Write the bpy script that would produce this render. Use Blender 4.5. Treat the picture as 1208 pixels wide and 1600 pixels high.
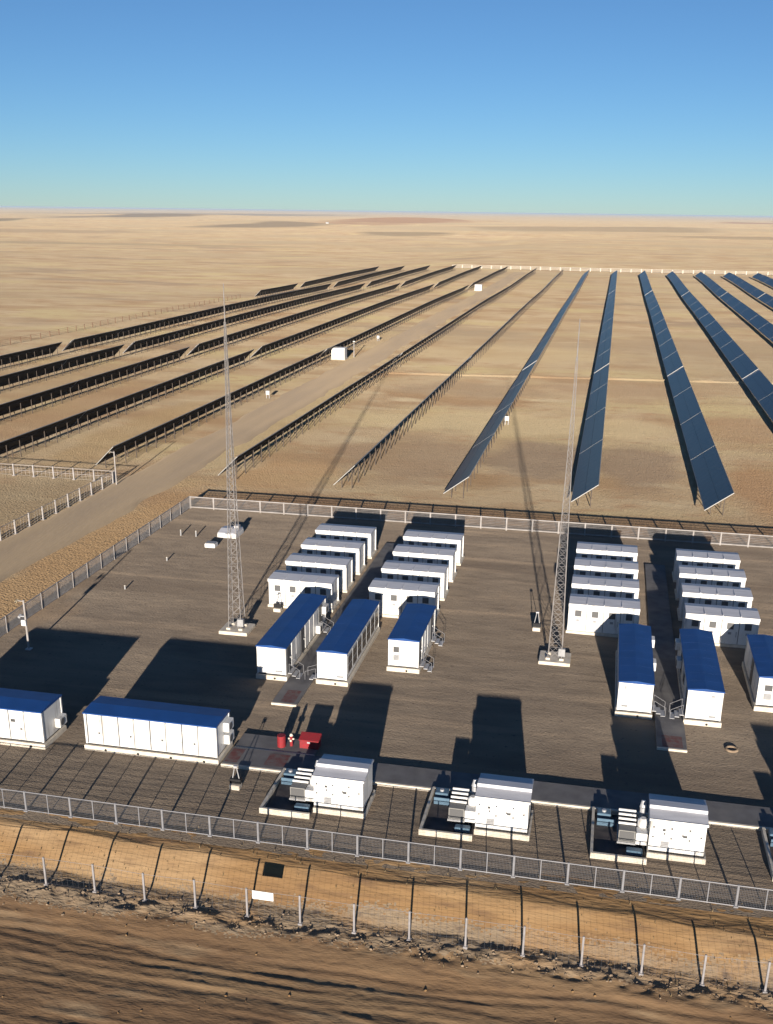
import bpy, math, random
import numpy as np
from mathutils import Vector, Matrix

random.seed(7)
scene = bpy.context.scene
for o in list(bpy.data.objects):
    bpy.data.objects.remove(o)
C = scene.collection

# ------------------------------------------------------------------ camera
CAM_H = 32.4
YAW, PITCH, ROLL = -0.202947, 0.356208, -0.01293
cam_data = bpy.data.cameras.new('camera')
cam = bpy.data.objects.new('camera', cam_data)
C.objects.link(cam)
fwd = Vector((math.sin(YAW) * math.cos(PITCH), math.cos(YAW) * math.cos(PITCH), -math.sin(PITCH)))
r0 = Vector((math.cos(YAW), -math.sin(YAW), 0))
d0 = fwd.cross(r0)
right = r0 * math.cos(ROLL) + d0 * math.sin(ROLL)
down = -r0 * math.sin(ROLL) + d0 * math.cos(ROLL)
m3 = Matrix((right, -down, -fwd)).transposed()
cam.matrix_world = Matrix.Translation((0, 0, CAM_H)) @ m3.to_4x4()
cam_data.sensor_fit = 'HORIZONTAL'
cam_data.sensor_width = 36.0
cam_data.lens = 36.0 * 1642.06 / 1208.0
cam_data.shift_y = 140.74 / 1208.0
cam_data.clip_start = 0.5
cam_data.clip_end = 150000
scene.camera = cam
scene.render.resolution_x = 773
scene.render.resolution_y = 1024

# ------------------------------------------------------------------ light
SUN_EL, SUN_AZ = 9.0, 7.1            # degrees; azimuth east of the line behind the camera
world = bpy.data.worlds.new('World')
scene.world = world
world.use_nodes = True
wn = world.node_tree
wn.nodes.clear()
sky = wn.nodes.new('ShaderNodeTexSky')
sky.sky_type = 'NISHITA'
sky.sun_disc = False
sky.sun_elevation = math.radians(SUN_EL)
sky.sun_rotation = math.radians(180 - SUN_AZ)
sky.altitude = 2400
sky.air_density = 0.92
sky.dust_density = 0.0
sky.ozone_density = 3.9
bg = wn.nodes.new('ShaderNodeBackground')
bg.inputs['Strength'].default_value = 0.06
out = wn.nodes.new('ShaderNodeOutputWorld')
wn.links.new(sky.outputs[0], bg.inputs['Color'])
wn.links.new(bg.outputs[0], out.inputs['Surface'])

sun_data = bpy.data.lights.new('sun', 'SUN')
sun_data.energy = 5.0
sun_data.angle = math.radians(0.5)
sun_data.color = (1.0, 0.90, 0.785)
sun = bpy.data.objects.new('sun', sun_data)
C.objects.link(sun)
ray = Vector((-math.sin(math.radians(SUN_AZ)) * math.cos(math.radians(SUN_EL)),
              math.cos(math.radians(SUN_AZ)) * math.cos(math.radians(SUN_EL)),
              -math.sin(math.radians(SUN_EL))))
sun.rotation_euler = ray.to_track_quat('-Z', 'Y').to_euler()
sun.location = (20, -60, 60)

scene.view_settings.view_transform = 'Standard'
scene.view_settings.look = 'None'
scene.view_settings.exposure = 0.8
scene.view_settings.gamma = 1.0
scene.view_settings.use_curve_mapping = False
scene.render.engine = 'CYCLES'
scene.cycles.max_bounces = 6
scene.cycles.volume_bounces = 0

# ------------------------------------------------------------------ helpers
def mat(name, c1, c2=None, scale=1.0, detail=6.0, rough=0.85, bump=0.0, bump_scale=20.0, bump_dist=0.02,
        stretch=(1, 1, 1), c3=None, scale3=0.2, metal=0.0, spec=0.3, rot=0.0, contrast=(0.35, 0.65), coords='world',
        c4=None, scale4=4.0, stretch4=(1, 1, 1), bump2=0.0, bump2_scale=3.0, bump2_dist=0.05, drough=0.0, sheen=0.0, sheen_tint=(1, 1, 1), layers=()):
    m = bpy.data.materials.new(name)
    m.use_nodes = True
    nt = m.node_tree
    b = nt.nodes['Principled BSDF']
    b.inputs['Roughness'].default_value = rough
    b.inputs['Metallic'].default_value = metal
    b.inputs['Specular IOR Level'].default_value = spec
    b.inputs['Base Color'].default_value = (*c1, 1)
    b.inputs['Diffuse Roughness'].default_value = drough
    b.inputs['Sheen Weight'].default_value = sheen
    b.inputs['Sheen Roughness'].default_value = 0.6
    b.inputs['Sheen Tint'].default_value = (*sheen_tint, 1)
    if coords == 'world':
        src = nt.nodes.new('ShaderNodeNewGeometry').outputs['Position']
    else:
        src = nt.nodes.new('ShaderNodeTexCoord').outputs['Object']

    def mapped(st):
        mp = nt.nodes.new('ShaderNodeMapping')
        mp.inputs['Scale'].default_value = st
        mp.inputs['Rotation'].default_value = (0, 0, rot)
        nt.links.new(src, mp.inputs['Vector'])
        return mp.outputs[0]
    base = mapped(stretch)

    def noise(vec, sc, det, lo, hi):
        n = nt.nodes.new('ShaderNodeTexNoise')
        n.inputs['Scale'].default_value = sc
        n.inputs['Detail'].default_value = det
        nt.links.new(vec, n.inputs['Vector'])
        r = nt.nodes.new('ShaderNodeMapRange')
        r.inputs['From Min'].default_value = lo
        r.inputs['From Max'].default_value = hi
        nt.links.new(n.outputs['Fac'], r.inputs['Value'])
        return n, r.outputs[0]

    def mix(fac, a, bcol):
        x = nt.nodes.new('ShaderNodeMix')
        x.data_type = 'RGBA'
        nt.links.new(fac, x.inputs['Factor'])
        if isinstance(a, tuple):
            x.inputs['A'].default_value = (*a, 1)
        else:
            nt.links.new(a, x.inputs['A'])
        x.inputs['B'].default_value = (*bcol, 1)
        return x.outputs['Result']
    col = c1
    if c2:
        _, f = noise(base, scale, detail, *contrast)
        col = mix(f, c1, c2)
    if c3:
        _, f = noise(base, scale3, 4, 0.5, 0.72)
        col = mix(f, col, c3)
    if c4:
        _, f = noise(mapped(stretch4), scale4, 5, 0.52, 0.7)
        col = mix(f, col, c4)
    for (lsc, lst, llo, lhi, lcol) in layers:
        _, f = noise(mapped(lst), lsc, 6, llo, lhi)
        col = mix(f, col, lcol)
    if not isinstance(col, tuple):
        nt.links.new(col, b.inputs['Base Color'])
    normal = None
    if bump2:
        n = nt.nodes.new('ShaderNodeTexNoise')
        n.inputs['Scale'].default_value = bump2_scale
        n.inputs['Detail'].default_value = 4
        nt.links.new(base, n.inputs['Vector'])
        bp = nt.nodes.new('ShaderNodeBump')
        bp.inputs['Strength'].default_value = bump2
        bp.inputs['Distance'].default_value = bump2_dist
        nt.links.new(n.outputs['Fac'], bp.inputs['Height'])
        normal = bp.outputs[0]
    if bump:
        n = nt.nodes.new('ShaderNodeTexNoise')
        n.inputs['Scale'].default_value = bump_scale
        n.inputs['Detail'].default_value = 6
        nt.links.new(base, n.inputs['Vector'])
        bp = nt.nodes.new('ShaderNodeBump')
        bp.inputs['Strength'].default_value = bump
        bp.inputs['Distance'].default_value = bump_dist
        nt.links.new(n.outputs['Fac'], bp.inputs['Height'])
        if normal:
            nt.links.new(normal, bp.inputs['Normal'])
        normal = bp.outputs[0]
    if normal:
        nt.links.new(normal, b.inputs['Normal'])
    return m


M = {}
M['steppe'] = mat('steppe', (0.345, 0.26, 0.158), (0.395, 0.31, 0.20), scale=0.05, detail=8, rough=0.95, spec=0.1, drough=1.0,
                  stretch=(0.8, 1, 1), bump=1.0, bump_scale=5.0, bump_dist=0.20, bump2=0.5, bump2_scale=1.1, bump2_dist=0.25,
                  layers=((0.07, (0.6, 1, 1), 0.46, 0.64, (0.29, 0.198, 0.115)), (0.04, (0.5, 1, 1), 0.52, 0.66, (0.39, 0.315, 0.175)),
                          (0.022, (0.5, 1, 1), 0.56, 0.66, (0.265, 0.20, 0.135)),
                          (0.35, (0.6, 1, 1), 0.54, 0.74, (0.31, 0.205, 0.12)), (0.16, (0.4, 1, 1), 0.58, 0.72, (0.41, 0.33, 0.215)),
                          (0.006, (0.6, 1, 1), 0.50, 0.70, (0.32, 0.255, 0.165)),
                          (0.0030, (0.5, 1, 1), 0.52, 0.68, (0.29, 0.232, 0.152))))


def soil_patches(m, patches, nscale=0.006):
    """patches of darker ground cover on the far steppe: (x, y, rx, ry, colour, strength)"""
    nt = m.node_tree
    b = nt.nodes['Principled BSDF']
    col = b.inputs['Base Color'].links[0].from_socket
    pos = nt.nodes.new('ShaderNodeNewGeometry').outputs['Position']
    nz = nt.nodes.new('ShaderNodeTexNoise')
    nz.inputs['Scale'].default_value = nscale
    nz.inputs['Detail'].default_value = 5
    nt.links.new(pos, nz.inputs['Vector'])
    for (px, py, rx, ry, c, k) in patches:
        mp = nt.nodes.new('ShaderNodeMapping')
        mp.vector_type = 'TEXTURE'
        mp.inputs['Location'].default_value = (px, py, 0)
        mp.inputs['Scale'].default_value = (rx, ry, 100000)
        nt.links.new(pos, mp.inputs['Vector'])
        g = nt.nodes.new('ShaderNodeTexGradient')
        g.gradient_type = 'SPHERICAL'
        nt.links.new(mp.outputs[0], g.inputs['Vector'])
        add = nt.nodes.new('ShaderNodeMath')
        add.operation = 'MULTIPLY_ADD'
        add.inputs[1].default_value = 0.9
        nt.links.new(nz.outputs['Fac'], add.inputs[0])
        nt.links.new(g.outputs['Fac'], add.inputs[2])
        mr = nt.nodes.new('ShaderNodeMapRange')
        mr.inputs['From Min'].default_value = 0.62
        mr.inputs['From Max'].default_value = 0.95
        mr.inputs['To Max'].default_value = k
        nt.links.new(add.outputs[0], mr.inputs['Value'])
        x = nt.nodes.new('ShaderNodeMix')
        x.data_type = 'RGBA'
        nt.links.new(mr.outputs[0], x.inputs['Factor'])
        nt.links.new(col, x.inputs['A'])
        x.inputs['B'].default_value = (*c, 1)
        col = x.outputs['Result']
    nt.links.new(col, b.inputs['Base Color'])


soil_patches(M['steppe'], [(-790, 2480, 190, 480, (0.15, 0.12, 0.085), 0.85), (-690, 3900, 330, 1500, (0.21, 0.125, 0.08), 0.8),
                           (-2040, 5000, 300, 1700, (0.12, 0.10, 0.08), 0.85), (-1545, 2640, 60, 320, (0.13, 0.11, 0.08), 0.85), (-351, 1860, 110, 150, (0.17, 0.135, 0.09), 0.8),
                           (-60, 2450, 420, 300, (0.19, 0.15, 0.10), 0.75), (260, 1900, 330, 170, (0.20, 0.155, 0.10), 0.7), (-1000, 1700, 420, 150, (0.24, 0.185, 0.125), 0.7),
                           (-560, 1150, 330, 50, (0.24, 0.19, 0.125), 0.7), (900, 6600, 600, 2400, (0.19, 0.11, 0.08), 0.8), (-3400, 9000, 1500, 3500, (0.14, 0.12, 0.10), 0.7)])
soil_patches(M['steppe'], [(-14, 113.5, 75, 9, (0.25, 0.155, 0.088), 0.8), (-26, 143, 15, 22, (0.265, 0.195, 0.13), 0.7), (-8, 147, 13, 17, (0.225, 0.17, 0.12), 0.8),
                           (5, 147, 9, 19, (0.235, 0.175, 0.12), 0.8), (-14, 172, 45, 14, (0.43, 0.345, 0.21), 0.8), (24, 137, 13, 22, (0.30, 0.185, 0.10), 0.8),
                           (20, 178, 14, 15, (0.30, 0.20, 0.115), 0.7), (-25, 205, 22, 13, (0.27, 0.20, 0.13), 0.7), (2, 212, 26, 10, (0.30, 0.215, 0.135), 0.7),
                           (-40, 128, 9, 16, (0.36, 0.235, 0.125), 0.7), (-49.2, 92, 6, 42, (0.36, 0.235, 0.12), 0.8), (-50, 170, 7, 60, (0.37, 0.29, 0.16), 0.7), (-70, 150, 9, 40, (0.33, 0.235, 0.125), 0.7),
                           (-88, 165, 11, 40, (0.30, 0.20, 0.115), 0.7), (-24, 262, 36, 24, (0.40, 0.315, 0.19), 0.6), (20, 290, 42, 30, (0.28, 0.21, 0.135), 0.6),
                           (-68, 108, 12, 18, (0.265, 0.205, 0.125), 0.7), (-103, 200, 13, 45, (0.30, 0.215, 0.125), 0.6), (40, 200, 16, 30, (0.38, 0.30, 0.18), 0.6)], 0.12)
M['soil'] = mat('soil', (0.33, 0.205, 0.095), (0.25, 0.15, 0.072), scale=0.5, detail=9, rot=-0.08, stretch=(0.25, 1, 1),
                bump=0.8, bump_scale=7.0, bump_dist=0.05, bump2=0.5, bump2_scale=1.6, bump2_dist=0.2, rough=0.95, spec=0.1, drough=0.5,
                layers=((0.3, (0.3, 1, 1), 0.5, 0.7, (0.37, 0.25, 0.135)), (1.6, (0.2, 1, 1), 0.55, 0.72, (0.17, 0.105, 0.06))))
M['ploughed'] = mat('ploughed_soil', (0.275, 0.172, 0.092), (0.205, 0.128, 0.072), scale=0.9, detail=10, rot=-0.10, stretch=(0.38, 1, 1),
                bump=0.6, bump_scale=11.0, bump_dist=0.03, bump2=0.35, bump2_scale=2.4, bump2_dist=0.10, rough=0.95, spec=0.1, drough=0.5,
                layers=((0.25, (0.25, 1, 1), 0.5, 0.68, (0.30, 0.20, 0.11)), (2.4, (0.22, 1, 1), 0.57, 0.74, (0.15, 0.097, 0.06)), (0.9, (0.25, 1, 1), 0.58, 0.75, (0.33, 0.235, 0.14))))
M['toe'] = mat('gravelly_toe', (0.31, 0.235, 0.155), (0.235, 0.175, 0.115), scale=1.4, detail=9, stretch=(0.5, 1, 1), bump=1.0, bump_scale=6.0, bump_dist=0.08,
               rough=0.95, spec=0.1, drough=0.5, layers=((0.5, (0.5, 1, 1), 0.52, 0.7, (0.33, 0.21, 0.11)), (2.5, (0.6, 1, 1), 0.58, 0.74, (0.15, 0.11, 0.08))))
M['gravel'] = mat('gravel', (0.228, 0.182, 0.135), (0.175, 0.14, 0.106), scale=0.9, detail=9, c3=(0.26, 0.208, 0.152), scale3=0.12,
                  stretch=(0.35, 1, 1), bump=0.9, bump_scale=13.0, bump_dist=0.07, bump2=0.4, bump2_scale=2.8, bump2_dist=0.09, rough=0.95, spec=0.1, drough=1.0,
                  layers=((0.16, (0.12, 1, 1), 0.54, 0.68, (0.165, 0.13, 0.098)), (0.5, (0.06, 1, 1), 0.56, 0.70, (0.29, 0.225, 0.16)), (0.09, (1, 0.5, 1), 0.58, 0.72, (0.27, 0.195, 0.125)), (3.0, (1, 1, 1), 0.62, 0.72, (0.13, 0.10, 0.078))))
M['road'] = mat('road_dirt', (0.26, 0.205, 0.145), (0.31, 0.24, 0.16), scale=0.25, detail=8, c3=(0.34, 0.26, 0.165), scale3=0.07,
                stretch=(1, 0.12, 1), bump=0.7, bump_scale=5.0, bump_dist=0.06, rough=0.95, spec=0.1, drough=0.6)
M['stone'] = mat('rubble_stone', (0.36, 0.27, 0.18), (0.22, 0.16, 0.11), scale=2.0, rough=0.95, bump=0.4, bump_scale=12, spec=0.1)
M['white'] = mat('white_paint', (0.70, 0.695, 0.67), (0.62, 0.61, 0.58), scale=1.3, detail=7, rough=0.45, contrast=(0.45, 0.8),
                 layers=((1.1, (2.2, 2.2, 0.3), 0.56, 0.74, (0.40, 0.37, 0.33)), (5.0, (1, 1, 1), 0.66, 0.76, (0.27, 0.24, 0.21))))
M['white_roof'] = mat('pale_grey_roof', (0.60, 0.60, 0.62), (0.50, 0.50, 0.52), scale=1.5, rough=0.5, stretch=(0.4, 2, 1))
M['cream'] = mat('cream_concrete', (0.66, 0.60, 0.50), (0.54, 0.48, 0.39), scale=2.5, detail=7, rough=0.9, bump=0.2, bump_scale=30, bump_dist=0.01, spec=0.15)
M['blue'] = mat('blue_roof_paint', (0.013, 0.065, 0.235), (0.011, 0.054, 0.195), scale=0.8, rough=0.42, spec=0.35)
M['slab'] = mat('grey_concrete', (0.17, 0.165, 0.165), (0.13, 0.125, 0.125), scale=1.2, detail=8, rough=0.92, c3=(0.2, 0.19, 0.18), scale3=0.5, bump=0.3, bump_scale=20, bump_dist=0.01, spec=0.15)
M['galv'] = mat('galvanised_steel', (0.50, 0.50, 0.50), (0.40, 0.40, 0.41), scale=4, rough=0.5, metal=0.3)
M['fence'] = mat('fence_grey', (0.22, 0.22, 0.23), (0.18, 0.18, 0.19), scale=3, rough=0.55, metal=0.1)
M['fence_white'] = mat('fence_offwhite', (0.36, 0.335, 0.315), (0.29, 0.265, 0.245), scale=2, rough=0.85)
M['fence_post'] = mat('fence_post_grey', (0.27, 0.255, 0.255), (0.21, 0.20, 0.20), scale=3, rough=0.8)
M['fence_brown'] = mat('rusty_post', (0.22, 0.13, 0.08), (0.16, 0.10, 0.06), scale=3, rough=0.9)
M['dark'] = mat('dark_glass', (0.025, 0.03, 0.035), rough=0.2, spec=0.5)
M['louver'] = mat('dark_louver', (0.10, 0.10, 0.10), rough=0.6)
M['black'] = mat('black_rubber', (0.015, 0.015, 0.016), rough=0.7)
M['grey'] = mat('grey_paint', (0.34, 0.34, 0.34), (0.28, 0.28, 0.28), scale=4, rough=0.6)
M['red'] = mat('red_paint', (0.27, 0.020, 0.026), (0.20, 0.024, 0.028), scale=6, rough=0.6)
M['redfloor'] = mat('worn_red_floor_paint', (0.15, 0.06, 0.058), (0.15, 0.125, 0.12), scale=3, detail=8, rough=0.9, spec=0.1)
M['lightblue'] = mat('light_blue_paint', (0.10, 0.17, 0.235), (0.08, 0.135, 0.19), scale=3, rough=0.5)
M['mast'] = mat('mast_paint', (0.25, 0.235, 0.225), (0.19, 0.175, 0.165), scale=2, rough=0.7)
M['brass'] = mat('ochre_fitting', (0.5, 0.4, 0.25), rough=0.5)
M['backsheet'] = mat('panel_back', (0.018, 0.014, 0.014), (0.026, 0.02, 0.02), scale=1, rough=0.6, spec=0.15)
M['panel'] = mat('panel_glass', (0.030, 0.033, 0.040), (0.040, 0.043, 0.051), scale=0.05, rough=0.34, spec=0.17, layers=((0.6, (0.3, 1, 1), 0.55, 0.75, (0.05, 0.05, 0.052)),))
M['frame'] = mat('panel_frame', (0.33, 0.325, 0.31), rough=0.5, metal=0.3)
M['steel_dark'] = mat('weathered_steel', (0.10, 0.08, 0.065), (0.07, 0.055, 0.045), scale=3, rough=0.8)
M['pale_seam'] = mat('pale_seam', (0.22, 0.215, 0.20), rough=0.7)
M['basin_shade'] = mat('shade_darkened_floor', (0.06, 0.055, 0.055), (0.10, 0.085, 0.08), scale=1.5, rough=0.8)  # generator basin floor, colour darkened to carry the shade inside the kerbs
M['grass'] = mat('dry_grass', (0.26, 0.195, 0.11), (0.20, 0.15, 0.085), scale=2, rough=0.95, spec=0.05)


class MB:
    def __init__(s):
        s.v, s.f, s.mi = [], [], []

    def add(s, v, f, mi=0):
        k = len(s.v)
        s.v += [tuple(p) for p in v]
        s.f += [tuple(i + k for i in q) for q in f]
        s.mi += [mi] * len(f)
        return s

    def box(s, x0, x1, y0, y1, z0, z1, mi=0):
        v = [(x, y, z) for x in (x0, x1) for y in (y0, y1) for z in (z0, z1)]
        f = [(0, 1, 3, 2), (4, 6, 7, 5), (0, 4, 5, 1), (2, 3, 7, 6), (0, 2, 6, 4), (1, 5, 7, 3)]
        return s.add(v, f, mi)

    def bevbox(s, x0, x1, y0, y1, z0, z1, b=0.03, mi=0):
        # box with chamfered vertical edges and top edge
        ring = [(x0 + b, y0), (x1 - b, y0), (x1, y0 + b), (x1, y1 - b), (x1 - b, y1), (x0 + b, y1), (x0, y1 - b), (x0, y0 + b)]
        cx, cy = (x0 + x1) / 2, (y0 + y1) / 2
        ins = [(x + (b if x < cx else -b), y + (b if y < cy else -b)) for x, y in ring]
        v = [(x, y, z0) for x, y in ring] + [(x, y, z1 - b) for x, y in ring] + [(x, y, z1) for x, y in ins]
        f = [tuple(range(7, -1, -1)), tuple(range(16, 24))]
        for a in (0, 8):
            for i in range(8):
                j = (i + 1) % 8
                f.append((a + i, a + j, a + 8 + j, a + 8 + i))
        return s.add(v, f, mi)

    def tube(s, p, q, r, r2=None, n=6, mi=0, cap=True):
        p, q = Vector(p), Vector(q)
        r2 = r if r2 is None else r2
        d = (q - p).normalized()
        a = d.orthogonal().normalized()
        b = d.cross(a)
        v = []
        for c, rr in ((p, r), (q, r2)):
            for i in range(n):
                t = 2 * math.pi * i / n
                v.append(c + a * (rr * math.cos(t)) + b * (rr * math.sin(t)))
        f = [(i, (i + 1) % n, n + (i + 1) % n, n + i) for i in range(n)]
        if cap:
            f += [tuple(range(n - 1, -1, -1)), tuple(range(n, 2 * n))]
        return s.add(v, f, mi)

    def prism_x(s, prof, x0, x1, mi=0):
        # prof: closed list of (y, z); extruded along x
        n = len(prof)
        v = [(x0, y, z) for y, z in prof] + [(x1, y, z) for y, z in prof]
        f = [(i, (i + 1) % n, n + (i + 1) % n, n + i) for i in range(n)]
        f += [tuple(range(n - 1, -1, -1)), tuple(range(n, 2 * n))]
        return s.add(v, f, mi)

    def prism_y(s, prof, y0, y1, mi=0):
        n = len(prof)
        v = [(x, y0, z) for x, z in prof] + [(x, y1, z) for x, z in prof]
        f = [(i, (i + 1) % n, n + (i + 1) % n, n + i) for i in range(n)]
        f += [tuple(range(n - 1, -1, -1)), tuple(range(n, 2 * n))]
        return s.add(v, f, mi)

    def mesh(s, name, mats):
        me = bpy.data.meshes.new(name)
        me.from_pydata(s.v, [], s.f)
        if not isinstance(mats, (list, tuple)):
            mats = [mats]
        for m in mats:
            me.materials.append(M[m])
        if len(mats) > 1:
            me.polygons.foreach_set('material_index', s.mi)
        import bmesh
        bm = bmesh.new()
        bm.from_mesh(me)
        bmesh.ops.recalc_face_normals(bm, faces=bm.faces)
        bm.to_mesh(me)
        bm.free()
        return me

    def build(s, name, mats, parent=None, loc=(0, 0, 0)):
        return link(name, s.mesh(name, mats), parent, loc)


def link(name, me, parent=None, loc=(0, 0, 0)):
    o = bpy.data.objects.new(name, me)
    C.objects.link(o)
    o.location = loc
    if parent:
        o.parent = parent
    return o


def tag(o, label, cat, group=None):
    o['label'] = label
    o['category'] = cat
    if group:
        o['group'] = group
    return o


def thing(name, label, cat, loc=(0, 0, 0), group=None, rz=0.0):
    o = bpy.data.objects.new(name, None)
    C.objects.link(o)
    o.empty_display_size = 0.5
    o.location = loc
    o.rotation_euler.z = rz
    return tag(o, label, cat, group)


def copy_tree(o, parent=None):
    c = o.copy()
    C.objects.link(c)
    c.parent = parent
    for ch in list(o.children):
        copy_tree(ch, c)
    return c


def structure(o):
    o['kind'] = 'structure'
    return o


ORD = ['zeroth', 'first', 'second', 'third', 'fourth', 'fifth', 'sixth', 'seventh', 'eighth', 'ninth', 'tenth', 'eleventh',
       'twelfth', 'thirteenth', 'fourteenth', 'fifteenth', 'sixteenth', 'seventeenth', 'eighteenth', 'nineteenth', 'twentieth']


# ------------------------------------------------------------------ terrain
def _hash(ix, iy, seed):
    h = (ix.astype(np.int64) * 374761393 + iy.astype(np.int64) * 668265263 + seed * 1442695041) & 0x7fffffff
    h = ((h ^ (h >> 13)) * 1274126177) & 0x7fffffff
    return ((h ^ (h >> 16)) & 0xffff) / 65535.0


def vnoise(x, y, seed=0):
    x = np.asarray(x, float)
    y = np.asarray(y, float)
    ix, iy = np.floor(x), np.floor(y)
    fx, fy = x - ix, y - iy
    fx = fx * fx * (3 - 2 * fx)
    fy = fy * fy * (3 - 2 * fy)
    a, b = _hash(ix, iy, seed), _hash(ix + 1, iy, seed)
    c, d = _hash(ix, iy + 1, seed), _hash(ix + 1, iy + 1, seed)
    return (a * (1 - fx) + b * fx) * (1 - fy) + (c * (1 - fx) + d * fx) * fy - 0.5


def fbm(x, y, seed=0, octv=4):
    s, a, t = 0, 1.0, 0
    for i in range(octv):
        s = s + a * vnoise(x * 2 ** i, y * 2 ** i, seed + i * 17)
        t += a
        a *= 0.5
    return s / t * 2


def smooth(a, b, x):
    t = np.clip((x - a) / (b - a), 0, 1)
    return t * t * (3 - 2 * t)


def field_h(x, y):
    """height of the open steppe and the solar field"""
    x = np.asarray(x, float)
    y = np.asarray(y, float)
    drop = -2.4 * np.clip((-95 - x) / 47, 0, 1.6) * np.clip((y - 200) / 500, 0, 1.4)
    roll = 1.5 * vnoise(x / 160 + 3.1, y / 110 + 1.7, 5) * smooth(260, 420, y)
    small = 0.07 * fbm(x / 7, y / 4, 11, 3) * smooth(113, 130, y) * (1 - smooth(500, 900, y))
    far = smooth(900, 2500, y) * (9.0 * fbm(x / 1500 + 0.4, y / 900 + 7.3, 21, 4) - 4.0)
    vfar = smooth(4000, 9000, y) * (16.0 * fbm(x / 5200 + 2.2, y / 3300, 31, 3) - 7.0)
    def hill(hx, hy, rx, ry, h, slant=0.0):
        yy = y - hy - slant * (x - hx)
        return h * np.exp(-(((x - hx) / rx) ** 2 + (yy / np.where(yy < 0, ry * 0.45, ry)) ** 2))
    knoll = (hill(-690, 3700, 260, 300, 14) + hill(-900, 2750, 420, 160, 7, -0.9) + hill(-2040, 4900, 420, 500, 14) + hill(-1560, 2650, 130, 150, 6)
             + hill(-330, 1880, 260, 140, 4) + hill(-50, 2500, 480, 200, 6, 0.5) + hill(600, 6100, 700, 500, 12))
    return drop * (1 - smooth(1200, 2500, y)) + roll * (1 - smooth(900, 1600, y)) + small + far + vfar + knoll


def grid_obj(name, xs, ys, hfun, material):
    X, Y = np.meshgrid(xs, ys)
    Z = hfun(X, Y)
    nx, ny = len(xs), len(ys)
    co = np.stack([X.ravel(), Y.ravel(), Z.ravel()], 1).astype(np.float32)
    idx = np.arange(nx * ny).reshape(ny, nx)
    q = np.stack([idx[:-1, :-1], idx[:-1, 1:], idx[1:, 1:], idx[1:, :-1]], -1).reshape(-1, 4)
    me = bpy.data.meshes.new(name)
    me.vertices.add(len(co))
    me.vertices.foreach_set('co', co.ravel())
    me.loops.add(q.size)
    me.loops.foreach_set('vertex_index', q.ravel().astype(np.int32))
    me.polygons.add(len(q))
    me.polygons.foreach_set('loop_start', np.arange(0, q.size, 4, dtype=np.int32))
    me.polygons.foreach_set('loop_total', np.full(len(q), 4, dtype=np.int32))
    me.polygons.foreach_set('use_smooth', np.ones(len(q), dtype=bool))
    me.update(calc_edges=True)
    me.materials.append(M[material])
    return structure(link(name, me))


def spaced(a, b, d0, growth):
    out, x, d = [a], a, d0
    while x < b:
        x += d
        d *= growth
        out.append(min(x, b))
    return out


xs = np.array([-v for v in spaced(160, 60000, 4, 1.09)][::-1] + list(np.arange(-157, 120, 3.0)) + spaced(120, 60000, 4, 1.09))
ys = np.array([-3000, -800, -200, -60, 0, 20, 40, 46.5] + list(np.arange(48, 112, 4.0)) + list(np.arange(112, 330, 1.6)) + spaced(330, 90000, 1.8, 1.022))


def ground_h(x, y):
    h = field_h(x, y)
    low = -1.9 + 0 * x
    w = smooth(46.0, 48.0, y)
    yard = (smooth(-46.8, -46.0, x)) * (1 - smooth(110.4, 111.2, y)) * w
    return h * w + low * (1 - w) - 0.12 * yard


grid_obj('ground', xs, ys, ground_h, 'steppe')


def bank_top(x):
    return 44.95 - 0.026 * (x + 10)


def soil_h(x, y):
    bt = bank_top(x) + 0.25 * fbm(x / 3.0, y * 0 + 2, 71, 3)
    t = np.clip((bt - y) / 2.1, 0, 1)
    z = -1.12 * (t * t * (3 - 2 * t) * 0.35 + t * 0.65)
    ff = smooth(41.6, 40.4, y)                              # rough ploughed ground beyond the outer fence
    z = z - 0.25 * smooth(41.5, 38.5, y)
    u = x * math.cos(0.1) + y * math.sin(0.1)
    v = -x * math.sin(-0.02) + y * math.cos(0.02)
    ruts = 0.03 * fbm(u / 6.0, v / 0.75, 41, 3) + 0.014 * fbm(u / 2.2, v / 0.35, 43, 3)
    big = 0.05 * fbm(x / 6.5 + 1.3, y / 3.0, 47, 2)
    clod = 0.012 * fbm(x / 0.55, y / 0.45, 51, 3)
    rub = np.exp(-((y - 41.5 + 0.01 * x) / 0.75) ** 2)
    tracks = 0.0
    for (ty, sl, ph, dep, wid) in ((39.6, 0.010, 0.3, 0.07, 0.16), (38.9, 0.010, 0.5, 0.07, 0.16), (37.6, -0.03, 1.9, 0.09, 0.18), (36.4, -0.03, 2.0, 0.08, 0.18),
                                   (35.4, -0.06, 4.0, 0.10, 0.20), (34.2, -0.06, 4.2, 0.09, 0.2), (32.9, -0.02, 5.0, 0.10, 0.2), (31.6, -0.02, 5.2, 0.10, 0.2)):
        yc = ty + sl * x + 0.35 * np.sin(x / 5.5 + ph) + 0.12 * np.sin(x / 1.9 + ph * 2)
        q = (y - yc) / wid
        fade = 0.35 + 0.65 * np.clip(0.5 + 1.6 * vnoise(x / 4.0, x * 0 + ty, 301), 0, 1)
        tracks = tracks + 0.28 * dep * fade * (-np.exp(-q * q) + 0.55 * np.exp(-((np.abs(q) - 1.9) / 0.7) ** 2))
    fine = 0.008 * fbm(x / 0.28, y / 0.25, 311, 2)
    z = z + ff * (ruts + big + clod + tracks + fine) + rub * (0.16 * fbm(x / 0.6, y / 0.5, 57, 3) + 0.10 * fbm(x / 2.5, y / 1.2, 59, 2))
    mid = (1 - ff) * (1 - rub)
    z = z + mid * 0.025 * fbm(x / 1.1, y / 0.5, 61, 3)
    return z


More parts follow.
